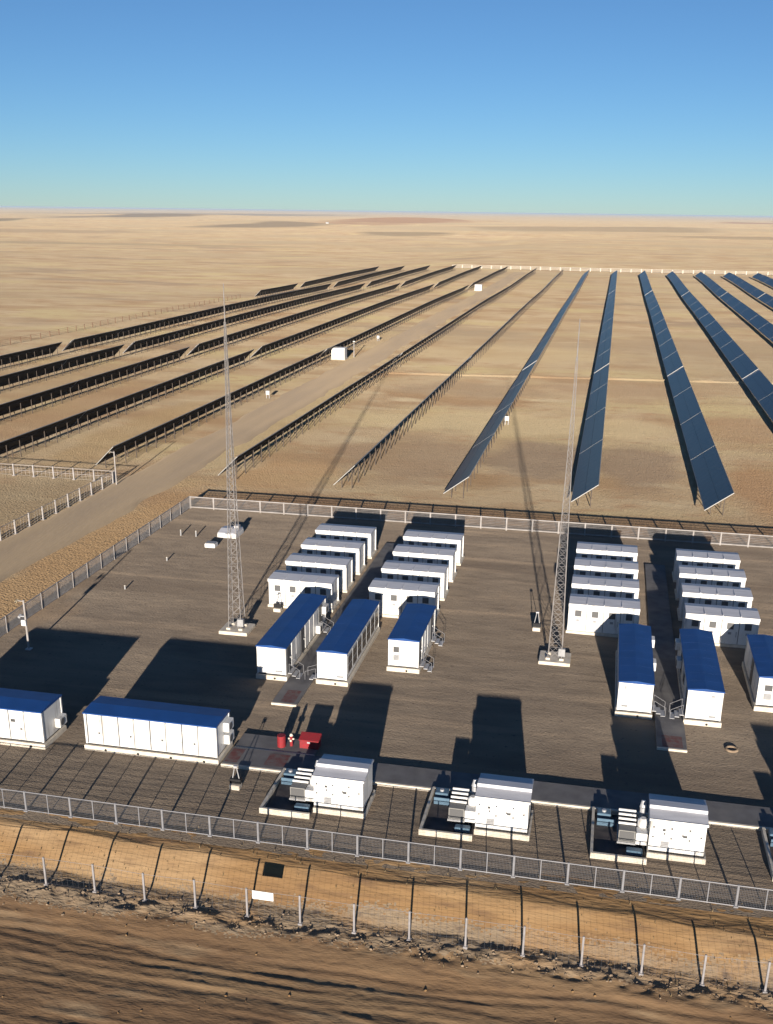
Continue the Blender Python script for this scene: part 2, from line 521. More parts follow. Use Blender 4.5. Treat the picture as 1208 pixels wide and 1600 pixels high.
fg = grid_obj('foreground_soil', np.arange(-50, 24, 0.11), np.arange(27.0, 47.4, 0.08), soil_h, 'soil')
for extra in ('toe', 'ploughed'):
    fg.data.materials.append(M[extra])
nf = len(fg.data.polygons)
cen = np.zeros(nf * 3, dtype=np.float32)
fg.data.polygons.foreach_get('center', cen)
cen = cen.reshape(-1, 3)
wob = 0.5 * fbm(cen[:, 0] / 1.6, cen[:, 1] / 1.2, 201, 4) + 0.35 * fbm(cen[:, 0] / 6.0, cen[:, 1] / 6.0, 203, 2) + 0.18 * (rng0 := np.random.default_rng(3)).normal(size=nf)
zone = np.zeros(nf, dtype=np.int32)
zone[cen[:, 1] + wob < 43.35] = 1
zone[cen[:, 1] + wob < 41.0] = 2
fg.data.polygons.foreach_set('material_index', zone)


def yard_h(x, y):
    e = smooth(46.2, 47.2, y)
    return 0.004 + e * (0.022 * fbm(x / 1.6, y / 0.7, 81, 4) + 0.03 * vnoise(x / 9, y / 5, 83))


grid_obj('gravel_yard', np.arange(-46.0, 46.0, 0.33), np.arange(46.0, 110.9, 0.24), yard_h, 'gravel')


def road_sheet(name, pts, width, material, lift=0.05):
    """a sheet laid over the field along a centre line (x, y)"""
    P = np.array(pts, float)
    d = np.r_[0, np.cumsum(np.hypot(*np.diff(P, axis=0).T))]
    n = max(8, int(d[-1] / 2.0))
    t = np.linspace(0, d[-1], n)
    cx, cy = np.interp(t, d, P[:, 0]), np.interp(t, d, P[:, 1])
    tx, ty = np.gradient(cx), np.gradient(cy)
    L = np.hypot(tx, ty)
    nx, ny = -ty / L, tx / L
    k = 17
    me = bpy.data.meshes.new(name)
    V, F = [], []
    for i in range(n):
        for j in range(k):
            s = (j / (k - 1) - 0.5) * width
            edge = abs(j / (k - 1) - 0.5) * 2
            s *= 1 + edge ** 3 * (0.30 * float(vnoise(t[i] / 7.0, (j > k / 2) * 9.3, 91)) + 0.16 * float(vnoise(t[i] / 2.1, (j > k / 2) * 5.1, 92)))
            x, y = cx[i] + nx[i] * s, cy[i] + ny[i] * s
            rut = -0.04 * math.exp(-((abs(s) - width * 0.2) / 0.4) ** 2)
            z = float(ground_h(np.array(x), np.array(y))) + (lift + rut if edge < 0.9 else 0.0)
            V.append((x, y, z + 0.012 * float(vnoise(x * 1.3, y * 1.3, 95))))
    for i in range(n - 1):
        for j in range(k - 1):
            a = i * k + j
            F.append((a, a + 1, a + k + 1, a + k))
    me.from_pydata(V, [], F)
    me.polygons.foreach_set('use_smooth', [True] * len(F))
    me.materials.append(M[material])
    return structure(link(name, me))


road_sheet('dirt_road', [(-57.0, 50), (-56.2, 90), (-55.6, 140), (-55.4, 240), (-55.0, 400), (-55.0, 640)], 7.2, 'road', 0.16)
def berm(name, pts, width, height):
    P = np.array(pts, float)
    n = int((P[-1, 0] - P[0, 0]) / 1.5)
    V, F = [], []
    prof = (-0.5, -0.34, -0.18, 0.0, 0.18, 0.34, 0.5)
    for i in range(n + 1):
        x = P[0, 0] + (P[-1, 0] - P[0, 0]) * i / n
        yc = float(np.interp(x, P[:, 0], P[:, 1])) + 0.5 * float(vnoise(np.array(x / 9.0), np.array(0.3), 301))
        hh = height * (1 + 0.9 * float(vnoise(np.array(x / 4.0), np.array(0.7), 303)))
        for p in prof:
            y = yc + p * width
            V.append((x, y, float(ground_h(np.array(x), np.array(y))) - 0.05 + hh * max(0.0, math.cos(p * math.pi)) ** 0.8 + 0.05 * float(vnoise(np.array(x * 1.1), np.array(y * 1.3), 307))))
    k = len(prof)
    for i in range(n):
        for q in range(k - 1):
            a = i * k + q
            F.append((a, a + k, a + k + 1, a + 1))
    me = bpy.data.meshes.new(name)
    me.from_pydata(V, [], F)
    me.polygons.foreach_set('use_smooth', [True] * len(F))
    me.materials.append(M['steppe'])
    return structure(link(name, me))


berm('cross_track', [(-46, 222.5), (-12, 226.2), (30, 230.5), (110, 233.0)], 2.6, 0.32)

# ------------------------------------------------------------------ paved strips in the yard
def slab(name, x0, x1, y0, y1, h, mats=('slab', 'cream')):
    mb = MB()
    mb.box(x0, x1, y0 + 0.16, y1, -0.05, h, 0)
    o = structure(mb.build(name, 'slab'))
    k = MB().box(x0, x1, y0, y0 + 0.155, -0.05, h + 0.004).build('kerb', 'cream', o)
    return o


walk = slab('walkway', -21.5, 45.0, 54.2, 56.55, 0.20)
slab('pad', -21.45, -16.2, 56.56, 58.5, 0.16)
wb = slab('walkway', -21.15, -19.35, 63.3, 102.2, 0.14)
wc = slab('walkway', 5.05, 6.95, 62.7, 101.6, 0.14)
for (x0, x1, y0, y1, z, par) in ((-21.4, -20.6, 54.6, 56.3, 0.206, walk), (-18.9, -17.6, 54.7, 56.2, 0.206, walk),
                                 (-20.6, -19.6, 63.6, 65.6, 0.146, wb), (5.4, 6.7, 63.0, 64.6, 0.146, wc)):
    MB().add([(x0, y0, z), (x1, y0, z), (x1, y1, z), (x0, y1, z)], [(0, 1, 2, 3)]).build('painted_marking', 'redfloor', par)


# ------------------------------------------------------------------ blue-roofed containers
def steps(parent, x, y, dirx, h=0.5, w=1.0):
    """little steel entry steps against a side wall; dirx = outward direction in x"""
    root = MB()
    for i in range(3):
        z = h * (3 - i) / 3
        a, b = x + dirx * (0.04 + 0.3 * i), x + dirx * (0.34 + 0.3 * i)
        root.box(min(a, b), max(a, b), y - w / 2, y + w / 2, z - 0.05, z)
    o = root.build('entry_steps', 'galv', parent)
    r = MB()
    for sy in (-1, 1):
        p0 = (x + dirx * 0.15, y + sy * w / 2, h)
        p1 = (x + dirx * 0.95, y + sy * w / 2, 0.05)
        up = Vector((0, 0, 0.75))
        r.tube(p0, Vector(p0) + up, 0.018, n=4)
        r.tube(p1, Vector(p1) + up, 0.018, n=4)
        r.tube(Vector(p0) + up, Vector(p1) + up, 0.018, n=4)
    r.build('handrail', 'fence', o)
    return o


def aircon(parent, x, y, z, dirx=0, diry=0):
    """outdoor unit on a wall"""
    s = 0.28
    if dirx:
        a, b = x, x + dirx * s * 1.3
        o = MB().bevbox(min(a, b), max(a, b), y - 0.45, y + 0.45, z, z + 0.62, 0.02).build('air_conditioner', 'white', parent)
        c = x + dirx * (s * 1.3 + 0.004)
        MB().tube((c, y - 0.12, z + 0.31), (c + dirx * 0.02, y - 0.12, z + 0.31), 0.24, n=14).build('fan_grille', 'louver', o)
    else:
        a, b = y, y + diry * s * 1.3
        o = MB().bevbox(x - 0.45, x + 0.45, min(a, b), max(a, b), z, z + 0.62, 0.02).build('air_conditioner', 'white', parent)
        c = y + diry * (s * 1.3 + 0.004)
        MB().tube((x - 0.12, c, z + 0.31), (x - 0.12, c + diry * 0.02, z + 0.31), 0.24, n=14).build('fan_grille', 'louver', o)
    return o


def container(label, x0, x1, y0, y1, along, group='blue-roofed containers', panels=True):
    """white sandwich-panel cabin on a concrete plinth with a shallow blue gable roof"""
    cx, cy = (x0 + x1) / 2, (y0 + y1) / 2
    root = thing('container', label, 'container', (cx, cy, 0), group)
    a, b = (x1 - x0) / 2, (y1 - y0) / 2
    PH, WT = 0.34, 2.52
    MB().bevbox(-a - 0.10, a + 0.10, -b - 0.12, b + 0.12, -0.05, PH, 0.02).build('plinth', 'cream', root)
    MB().box(-a + 0.06, a - 0.06, -b + 0.06, b - 0.06, PH, PH + 0.10).build('skid_beam', 'black', root)
    wall = MB().box(-a + 0.03, a - 0.03, -b + 0.03, b - 0.03, PH + 0.10, WT).build('wall', 'white', root)
    # corner posts
    for sx in (-1, 1):
        for sy in (-1, 1):
            px, py = sx * (a - 0.06), sy * (b - 0.06)
            MB().box(px - 0.065, px + 0.065, py - 0.065, py + 0.065, PH + 0.098, WT + 0.002).build('corner_post', 'white', root)
    # roof
    rz = 0.20
    if along == 'x':
        prof = [(-b - 0.06, WT), (b + 0.06, WT), (b + 0.06, WT + 0.08), (0.0, WT + rz), (-b - 0.06, WT + 0.08)]
        roof = MB().prism_x(prof, -a - 0.05, a + 0.05)
    else:
        prof = [(-a - 0.06, WT), (a + 0.06, WT), (a + 0.06, WT + 0.08), (0.0, WT + rz), (-a - 0.06, WT + 0.08)]
        roof = MB().prism_y(prof, -b - 0.05, b + 0.05)
    roof = roof.build('roof', 'blue', root)
    # standing seams
    if along == 'x':
        n = int(2 * a / 1.24)
        for sgn in (-1, 1):
            me = MB().add([(-0.02, 0, 0.0), (0.02, 0, 0.0), (0.02, 0, 0.006), (-0.02, 0, 0.006),
                           (-0.02, sgn * (b + 0.055), -rz + 0.08), (0.02, sgn * (b + 0.055), -rz + 0.08), (0.02, sgn * (b + 0.055), -rz + 0.086), (-0.02, sgn * (b + 0.055), -rz + 0.086)],
                          [(0, 1, 2, 3), (7, 6, 5, 4), (0, 4, 5, 1), (1, 5, 6, 2), (2, 6, 7, 3), (3, 7, 4, 0)]).mesh('seam', 'blue')
            for i in range(n + 1):
                link('roof_seam', me, roof, (-a + 2 * a * i / n, 0, WT + rz - 0.004))
    else:
        n = int(2 * b / 1.24)
        for sgn in (-1, 1):
            e = a * 0.96
            me = MB().add([(0, -0.02, 0.0), (0, 0.02, 0.0), (0, 0.02, 0.006), (0, -0.02, 0.006),
                           (sgn * e, -0.02, (-rz + 0.08) * e / (a + 0.06)), (sgn * e, 0.02, (-rz + 0.08) * e / (a + 0.06)), (sgn * e, 0.02, (-rz + 0.08) * e / (a + 0.06) + 0.008), (sgn * e, -0.02, (-rz + 0.08) * e / (a + 0.06) + 0.008)],
                          [(0, 1, 2, 3), (7, 6, 5, 4), (0, 4, 5, 1), (1, 5, 6, 2), (2, 6, 7, 3), (3, 7, 4, 0)]).mesh('seam', 'blue')
            for i in range(n + 1):
                link('roof_seam', me, roof, (0, -b + 2 * b * i / n, WT + rz - 0.004))
    # round drain / cable openings in the plinth front
    k = max(1, int(2 * a / 2.2))
    for i in range(k):
        px = -a + 2 * a * (i + 0.62) / k
        MB().tube((px, -b - 0.10, 0.14), (px, -b - 0.135, 0.14), 0.085, n=10).build('cable_port', 'black', root)
    return root, a, b, PH + 0.10, WT


def front_doors(root, a, b, z0, z1, n):
    """double door bays on the side facing the camera (local -y)"""
    w = (2 * a - 0.3) / n
    for i in range(n):
        xa = -a + 0.15 + i * w
        MB().box(xa - 0.025, xa + 0.055, -b + 0.02, -b + 0.036, z0 + 0.03, z1 - 0.04).build('door_gasket', 'louver', root)
        MB().box(xa + w / 2 - 0.045, xa + w / 2 + 0.045, -b + 0.02, -b + 0.036, z0 + 0.03, z1 - 0.04).build('door_gasket', 'pale_seam', root)
        for h in (0, 1):
            p0, p1 = xa + 0.05 + h * (w / 2 - 0.03), xa + w / 2 - 0.02 + h * (w / 2 - 0.03)
            p0, p1 = p0 + 0.02, p1 - 0.02
            d = MB().box(p0, p1, -b - 0.01, -b + 0.05, z0 + 0.06, z1 - 0.12).build('door', 'white', root)
            hx = p1 - 0.10 if h == 0 else p0 + 0.10
            MB().box(hx - 0.015, hx + 0.015, -b - 0.05, -b - 0.012, z0 + 0.3, z1 - 0.35).build('lock_bar', 'white', d)
            if h == 0:
                MB().box(hx - 0.16, hx - 0.03, -b - 0.04, -b - 0.012, z0 + 0.75, z0 + 0.87).build('handle', 'louver', d)


def louver(root, x, y, z, w, h, n=5, m='louver'):
    """framed louvre in a wall that faces -y"""
    o = MB().box(x - w / 2, x + w / 2, y - 0.02, y + 0.02, z, z + h).build('louver', m, root)
    for i in range(n):
        zz = z + h * (i + 0.2) / n
        MB().add([(x - w / 2, y - 0.022, zz), (x + w / 2, y - 0.022, zz), (x + w / 2, y - 0.06, zz + h / n * 0.2), (x - w / 2, y - 0.06, zz + h / n * 0.2),
                  (x - w / 2, y - 0.022, zz + 0.02), (x + w / 2, y - 0.022, zz + 0.02)],
                 [(0, 3, 2, 1), (3, 4, 5, 2), (0, 4, 3), (1, 2, 5), (0, 1, 5, 4)]).build('blade', m, o)
    return o


def side_items(root, a, b, z0, z1, side, items):
    """doors and windows on a long wall (side = +1 right, -1 left); items: (kind, y centre)"""
    for kind, y in items:
        x = side * (a - 0.03)
        lo, hi = sorted((x - side * 0.02, x + side * 0.045))
        if kind == 'door':
            d = MB().box(lo, hi, y - 0.45, y + 0.45, z0 + 0.05, z0 + 1.95).build('door', 'louver', root)
            MB().box(hi if side > 0 else lo - 0.03, hi + 0.03 if side > 0 else lo, y + 0.28, y + 0.36, z0 + 0.95, z0 + 1.05).build('handle', 'white', d)
        elif kind == 'window':
            f = MB().box(lo, hi, y - 0.55, y + 0.55, z0 + 0.85, z0 + 1.75).build('window', 'white', root)
            h2 = sorted((hi if side > 0 else lo, (hi + 0.01) if side > 0 else lo - 0.01))
            MB().box(h2[0], h2[1], y - 0.47, y - 0.03, z0 + 0.92, z0 + 1.68).build('pane', 'dark', f)
            MB().box(h2[0], h2[1], y + 0.03, y + 0.47, z0 + 0.92, z0 + 1.68).build('pane', 'dark', f)
        elif kind == 'panel':
            MB().box(lo, hi, y - 0.48, y + 0.48, z0 + 0.08, z1 - 0.14).build('wall_panel', 'white', root)
        elif kind == 'grid':
            f = MB().box(lo, hi, y - 0.62, y + 0.62, z0 + 0.35, z1 - 0.30).build('louver_panel', 'grey', root)
            h2 = sorted((hi if side > 0 else lo, (hi + 0.012) if side > 0 else lo - 0.012))
            for iy in range(2):
                for iz in range(2):
                    ya, za = y - 0.56 + iy * 0.6, z0 + 0.42 + iz * 0.66
                    MB().box(h2[0], h2[1], ya, ya + 0.52, za, za + 0.56).build('pane', 'dark', f)


# the pair along the near fence
r, a, b, z0, z1 = container('blue-roofed white container cut off by the left edge, nearest the fence corner', -42.2, -33.2, 53.85, 56.45, 'x')
front_doors(r, a, b, z0, z1, 4)
aircon(r, a - 0.02, 0.7, 0.75, dirx=1)
louver(r, a - 2.0, -b - 0.012, 1.7, 0.3, 0.2, 3)
r, a, b, z0, z1 = container('long blue-roofed white container whole in view at lower left, doors facing the fence', -30.6, -21.8, 54.45, 56.85, 'x')
front_doors(r, a, b, z0, z1, 4)
aircon(r, a - 0.02, 0.55, 0.75, dirx=1)
aircon(r, a - 0.02, 0.55, 1.6, dirx=1)

# the left trio
r, a, b, z0, z1 = container('leftmost and longest of three parallel blue-roofed containers beside the left mast', -23.5, -21.3, 67.35, 78.6, 'y')
side_items(r, a, b, z0, z1, 1, [('door', -b + 0.75), ('panel', -b + 2.0), ('panel', -b + 3.1), ('door', -b + 4.4), ('panel', -b + 5.6), ('panel', -b + 6.8), ('panel', -b + 8.0), ('door', -b + 9.6)])
aircon(r, a - 0.02, b - 0.8, 1.5, dirx=1)
aircon(r, a - 0.02, b - 2.6, 0.5, dirx=1)
steps(r, a + 0.02, -b + 0.75, 1)
steps(r, a + 0.02, b - 1.65, 1)
louver(r, 0.55, -b - 0.01, 0.62, 0.5, 0.12, 2, 'grey')
r, a, b, z0, z1 = container('middle blue-roofed container of the left three, right wall full of louvre panels', -18.95, -16.75, 67.45, 78.4, 'y')
side_items(r, a, b, z0, z1, 1, [('grid', -b + 0.95 + i * 1.5) for i in range(7)])
steps(r, -a - 0.02, -b + 0.5, -1, 0.35, 0.8)
louver(r, 0.6, -b - 0.01, 0.62, 0.5, 0.12, 2, 'grey')
r, a, b, z0, z1 = container('short blue-roofed container at the right of the left three, dark vents on its end', -14.4, -12.1, 70.9, 78.45, 'y')
louver(r, -0.55, -b - 0.01, 1.55, 0.42, 0.42)
louver(r, -0.55, -b - 0.01, 0.9, 0.42, 0.42, 5, 'grey')
side_items(r, a, b, z0, z1, 1, [('door', -b + 0.7), ('panel', -b + 2.0), ('panel', -b + 3.2), ('panel', -b + 4.4), ('door', -b + 5.8)])
steps(r, a + 0.02, -b + 0.7, 1)
steps(r, a + 0.02, -b + 5.8, 1)

# the right trio
r, a, b, z0, z1 = container('blue-roofed container just right of the right mast, left one of the right three', 2.45, 4.75, 67.15, 78.0, 'y')
aircon(r, a - 0.02, b - 1.4, 1.6, dirx=1)
aircon(r, a - 0.02, b - 5.6, 1.5, dirx=1)
side_items(r, a, b, z0, z1, 1, [('door', -b + 0.75), ('panel', -b + 2.2), ('panel', -b + 3.4), ('door', -b + 6.5)])
steps(r, a + 0.02, -b + 0.75, 1)
louver(r, -0.65, -b - 0.01, 0.72, 0.42, 0.12, 2, 'grey')
MB().box(-0.75, -0.62, -b - 0.014, -b + 0.03, 2.05, 2.25).build('nameplate', 'grey', r)
r, a, b, z0, z1 = container('middle blue-roofed container of the right three, steps at its left wall', 7.0, 9.3, 66.95, 78.0, 'y')
side_items(r, a, b, z0, z1, -1, [('door', -b + 0.75), ('panel', -b + 2.1), ('window', -b + 3.7), ('panel', -b + 5.3), ('grid', -b + 7.0), ('panel', -b + 8.6)])
aircon(r, -a + 0.02, b - 1.2, 1.5, dirx=-1)
aircon(r, -a + 0.02, b - 4.0, 1.2, dirx=-1)
steps(r, -a - 0.02, -b + 0.75, -1)
louver(r, 0.6, -b - 0.01, 0.62, 0.42, 0.12, 2, 'grey')
MB().box(0.4, 0.62, -b - 0.014, -b + 0.03, 2.1, 2.25).build('nameplate', 'grey', r)
r, a, b, z0, z1 = container('blue-roofed container cut off by the right edge, dark vents on its end', 11.95, 14.25, 70.2, 78.0, 'y')
louver(r, -0.45, -b - 0.01, 1.55, 0.5, 0.42)
louver(r, -0.45, -b - 0.01, 0.9, 0.5, 0.42, 5, 'grey')
side_items(r, a, b, z0, z1, -1, [('panel', -b + 1.0), ('panel', -b + 2.2), ('door', -b + 3.6), ('panel', -b + 5.0), ('panel', -b + 6.2)])


# ------------------------------------------------------------------ white battery modules, four blocks of four
def battery_unit():
    root = thing('battery_unit', '', 'battery unit', (0, 0, 0), 'white battery units in four blocks')
    w, d, PH, WT = 5.55, 2.35, 0.22, 2.42
    MB().box(-0.15, w + 0.15, -0.12, d + 0.12, -0.05, PH).build('plinth', 'cream', root)
    MB().box(0.04, w - 0.04, 0.04, d - 0.04, PH, WT).build('wall', 'white', root)
    roof = MB().prism_x([(-0.16, WT), (d + 0.05, WT), (d + 0.05, WT + 0.16), (d * 0.62, WT + 0.27), (d * 0.55, WT + 0.26), (-0.16, WT + 0.19)], -0.06, w + 0.06).build('roof', 'white_roof', root)
    MB().box(-0.065, w + 0.065, -0.20, -0.163, WT - 0.06, WT + 0.20).build('fascia', 'white', roof)
    for i in range(3):
        x = w * (i + 1) / 4
        MB().box(x - 0.02, x + 0.02, -0.15, d * 0.55, WT + 0.20, WT + 0.285).build('roof_seam', 'white_roof', roof)
    bw = (w - 0.12) / 4
    for i in range(4):
        x = 0.06 + i * bw
        dr = MB().box(x + 0.04, x + bw - 0.04, 0.0, 0.05, PH + 0.07, WT - 0.10).build('door', 'white', root)
        if i:
            MB().box(x - 0.025, x + 0.025, 0.012, 0.036, PH + 0.03, WT - 0.03).build('door_gasket', 'pale_seam', root)
        cx = x + bw * 0.5
        MB().box(cx - 0.26, cx + 0.26, -0.03, -0.002, 1.50, 2.02).build('vent', 'louver', dr)
        MB().box(cx - 0.13, cx + 0.13, -0.02, -0.002, 1.05, 1.25).build('nameplate', 'grey', dr)
        MB().box(x + bw - 0.2, x + bw - 0.15, -0.045, -0.002, 0.85, 1.3).build('handle', 'grey', dr)
    for sx in (0.0, w):
        MB().box(sx - 0.05, sx + 0.05, 0.0, 0.1, PH, WT - 0.01).build('corner_post', 'white', root)
        MB().box(sx - 0.05, sx + 0.05, d - 0.1, d, PH, WT - 0.01).build('corner_post', 'white', root)
    return root


unit = battery_unit()
first = True
BLOCKS = [(-27.2, 'leftmost block'), (-18.3, 'second block from the left'),
          (-1.55, 'block behind the right mast'), (7.7, 'rightmost block')]
for bx, bn in BLOCKS:
    for k, by in enumerate((81.8, 86.9, 92.0, 97.05)):
        u = unit if first else copy_tree(unit)
        first = False
        u.location = (bx, by, 0)
        place = ('nearest', 'second nearest', 'second farthest', 'farthest')[k]
        u['label'] = f'white battery unit, {place} in the {bn}'


# ------------------------------------------------------------------ generator sets
def generator():
    root = thing('generator_set', '', 'generator', (0, 0, 0), 'generator sets along the near fence')
    # basin with kerbs, floor shade painted into its colour
    MB().box(0.15, 2.95, 0.15, 4.6, -0.05, 0.06).build('basin_floor', 'basin_shade', root)
    MB().box(0, 2.97, 0, 0.148, -0.05, 0.34).build('kerb', 'cream', root)
    MB().box(0, 0.148, 0.15, 4.6, -0.05, 0.34).build('kerb', 'cream', root)
    MB().box(0, 2.97, 4.602, 4.75, -0.05, 0.34).build('kerb', 'cream', root)
    MB().bevbox(2.98, 6.05, 0.72, 3.5, -0.05, 0.32, 0.02).build('plinth', 'cream', root)
    MB().box(3.1, 5.95, 0.84, 3.35, 0.32, 0.44).build('skid_beam', 'black', root)
    # enclosure
    X0, X1, Y0, Y1, Z0, Z1 = 3.0, 5.92, 0.82, 3.30, 0.44, 2.32
    body = MB().box(X0 + 0.02, X1 - 0.02, Y0 + 0.02, Y1 - 0.02, Z0, Z1).build('enclosure', 'white', root)
    prof = [(Y0 - 0.05, Z1), (Y1 + 0.05, Z1), (Y1 + 0.05, Z1 + 0.10), (Y0 + 1.62, Z1 + 0.20), (Y0 + 1.60, Z1 + 0.30), (Y0 + 0.95, Z1 + 0.33), (Y0 + 0.92, Z1 + 0.15), (Y0 - 0.05, Z1 + 0.07)]
    roof = MB().prism_x(prof, X0 - 0.05, X1 + 0.05).build('roof', 'white_roof', root)
    MB().box(X0 - 0.055, X1 + 0.055, Y0 - 0.075, Y0 - 0.052, Z1 - 0.05, Z1 + 0.09).build('fascia', 'white', roof)
    w = (X1 - X0 - 0.1) / 3
    for i in range(3):
        xa = X0 + 0.05 + i * w
        d = MB().box(xa + 0.02, xa + w - 0.02, Y0 - 0.012, Y0 + 0.05, Z0 + 0.06, Z1 - 0.08).build('door', 'white', root)
        for (hx, hz) in ((0.16, 1.55), (0.16, 0.95), (w - 0.2, 1.2)):
            MB().box(xa + hx - 0.04, xa + hx + 0.04, Y0 - 0.04, Y0 - 0.014, hz + 0.3, hz + 0.4).build('latch', 'louver', d)
    louver(root, X0 + 0.85, Y0 - 0.03, 0.72, 0.42, 0.36, 4, 'grey')
    louver(root, X0 + 0.75, Y0 - 0.03, 1.72, 0.14, 0.12, 2)
    louver(root, X0 + 1.85, Y0 - 0.03, 1.45, 0.2, 0.12, 2)
    # radiator group on the left
    rad = MB().box(1.45, 2.33, 1.35, 1.95, 0.42, 1.12).build('radiator', 'pale_seam', root)
    MB().box(1.5, 2.28, 1.32, 1.348, 0.48, 1.06).build('radiator_core', 'louver', rad)
    MB().box(1.40, 2.38, 1.30, 3.30, 0.30, 0.42).build('radiator_stand', 'grey', root)
    for i in range(4):
        y = 2.05 + i * 0.36
        MB().tube((1.42, y, 1.15 + 0.06 * i), (2.36, y, 1.15 + 0.06 * i), 0.075, n=10).build('cooling_pipe', 'white', rad)
    for x in (1.46, 2.32):
        MB().box(x - 0.03, x + 0.03, 1.96, 3.25, 0.95, 1.07).build('pipe_rack', 'louver', rad)
        MB().box(x - 0.03, x + 0.03, 3.19, 3.25, 0.42, 0.95).build('rack_leg', 'grey', rad)
    MB().bevbox(2.36, 2.99, 1.25, 1.95, 0.40, 1.10, 0.03).build('connection_box', 'white', root)
    sil = MB().tube((2.72, 2.15, 0.45), (2.72, 2.15, 1.42), 0.30, n=16).build('silencer', 'white', root)
    MB().tube((2.72, 2.15, 1.42), (2.72, 2.15, 1.55), 0.30, 0.16, n=16).build('silencer_cap', 'white', sil)
    MB().tube((2.70, 2.95, 0.45), (2.70, 2.95, 1.75), 0.17, n=12).tube((2.70, 2.95, 1.75), (2.70, 3.05, 2.12), 0.21, 0.12, n=12).build('exhaust_stack', 'galv', root)
    MB().bevbox(1.9, 2.75, 0.62, 1.02, 0.10, 0.36, 0.03).build('drip_tray', 'lightblue', root)
    tk = MB().bevbox(0.28, 1.05, 3.75, 4.4, 0.06, 0.55, 0.04).build('fuel_tank', 'lightblue', root)
    MB().tube((0.66, 4.05, 0.55), (0.66, 4.05, 0.66), 0.12, n=10).build('filler_cap', 'galv', tk)
    MB().box(0.3, 1.3, 3.3, 3.36, 0.06, 0.5).build('pipe_guard', 'lightblue', root)
    return root


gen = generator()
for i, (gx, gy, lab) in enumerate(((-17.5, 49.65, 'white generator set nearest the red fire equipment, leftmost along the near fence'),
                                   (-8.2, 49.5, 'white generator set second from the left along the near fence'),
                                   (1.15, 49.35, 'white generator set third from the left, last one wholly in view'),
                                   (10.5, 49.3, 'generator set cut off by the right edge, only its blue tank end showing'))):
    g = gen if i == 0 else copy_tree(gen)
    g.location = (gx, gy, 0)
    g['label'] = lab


# ------------------------------------------------------------------ lattice masts
def mast(label, x, y, H):
    root = thing('lattice_mast', label, 'mast', (x, y, 0), 'lattice masts in the yard')
    MB().bevbox(-1.2, 1.2, -1.1, 1.1, -0.05, 0.26, 0.03).build('base_slab', 'cream', root)

    def half(z):
        t = z / H
        return 0.50 * (1 - t) ** 1.35 + 0.035
    top = H * 0.9
    lev = [0.26]
    while lev[-1] < top:
        lev.append(min(top, lev[-1] + max(0.42, 1.9 * half(lev[-1]))))
    for sx, sy in ((-1, -1), (1, -1), (1, 1), (-1, 1)):
        mb = MB()
        for a, b in zip(lev[:-1], lev[1:]):
            mb.tube((sx * half(a), sy * half(a), a), (sx * half(b), sy * half(b), b), 0.036 - 0.018 * a / H, n=5)
        mb.build('leg', 'mast', root)
        MB().box(sx * 0.52 - 0.16, sx * 0.52 + 0.16, sy * 0.52 - 0.16, sy * 0.52 + 0.16, 0.26, 0.42).build('foot_block', 'cream', root)
    br = MB()
    for i, (a, b) in enumerate(zip(lev[:-1], lev[1:])):
        for (ax, ay), (bx, by) in (((-1, -1), (1, -1)), ((1, -1), (1, 1)), ((1, 1), (-1, 1)), ((-1, 1), (-1, -1))):
            ha, hb = half(a), half(b)
            rr = 0.015 - 0.006 * a / H
            br.tube((ax * ha, ay * ha, a), (bx * hb, by * hb, b), rr, n=4, cap=False)
            br.tube((bx * ha, by * ha, a), (ax * hb, ay * hb, b), rr, n=4, cap=False)
            br.tube((ax * hb, ay * hb, b), (bx * hb, by * hb, b), rr, n=4, cap=False)
    br.build('bracing', 'mast', root)
    MB().tube((0, 0, top - 0.3), (0, 0, H), 0.05, 0.03, n=6).build('lightning_rod', 'mast', root)
    MB().box(0.25, 0.75, -0.62, -0.3, 0.6, 1.2).build('junction_box', 'grey', root)
    return root


mast('tall lattice mast on the left, beside the leftmost blue-roofed container', -28.1, 75.9, 27.3)
mast('tall lattice mast on the right, standing alone before the third battery block', -2.25, 75.8, 25.6)


def light_post(label, x, y, h):
    """concrete block with two raking stays and a squat floodlight"""
    root = thing('floodlight', label, 'floodlight', (x, y, 0), 'low floodlights on concrete blocks')
    MB().bevbox(-0.32, 0.32, -0.28, 0.28, -0.05, 0.3, 0.03).build('base', 'cream', root)
    MB().box(-0.34, 0.34, -0.08, 0.30, 0.32, 0.62).build('lamp_housing', 'black', root)
    MB().tube((-0.26, 0.1, 0.3), (-0.06, 0.1, h), 0.03, n=6).build('stay', 'galv', root)
    MB().tube((0.26, 0.1, 0.3), (0.06, 0.1, h), 0.03, n=6).build('stay', 'galv', root)
    MB().box(-0.12, 0.12, 0.02, 0.18, h, h + 0.10).build('head_plate', 'galv', root)
    return root


light_post('small floodlight on a pale block left of the right mast', -4.1, 81.7, 1.5)
light_post('small floodlight on a pale block right of the left mast', -26.2, 80.9, 1.4)
light_post('small floodlight on a pale block between the near fence and the red equipment', -19.75, 52.0, 1.35)


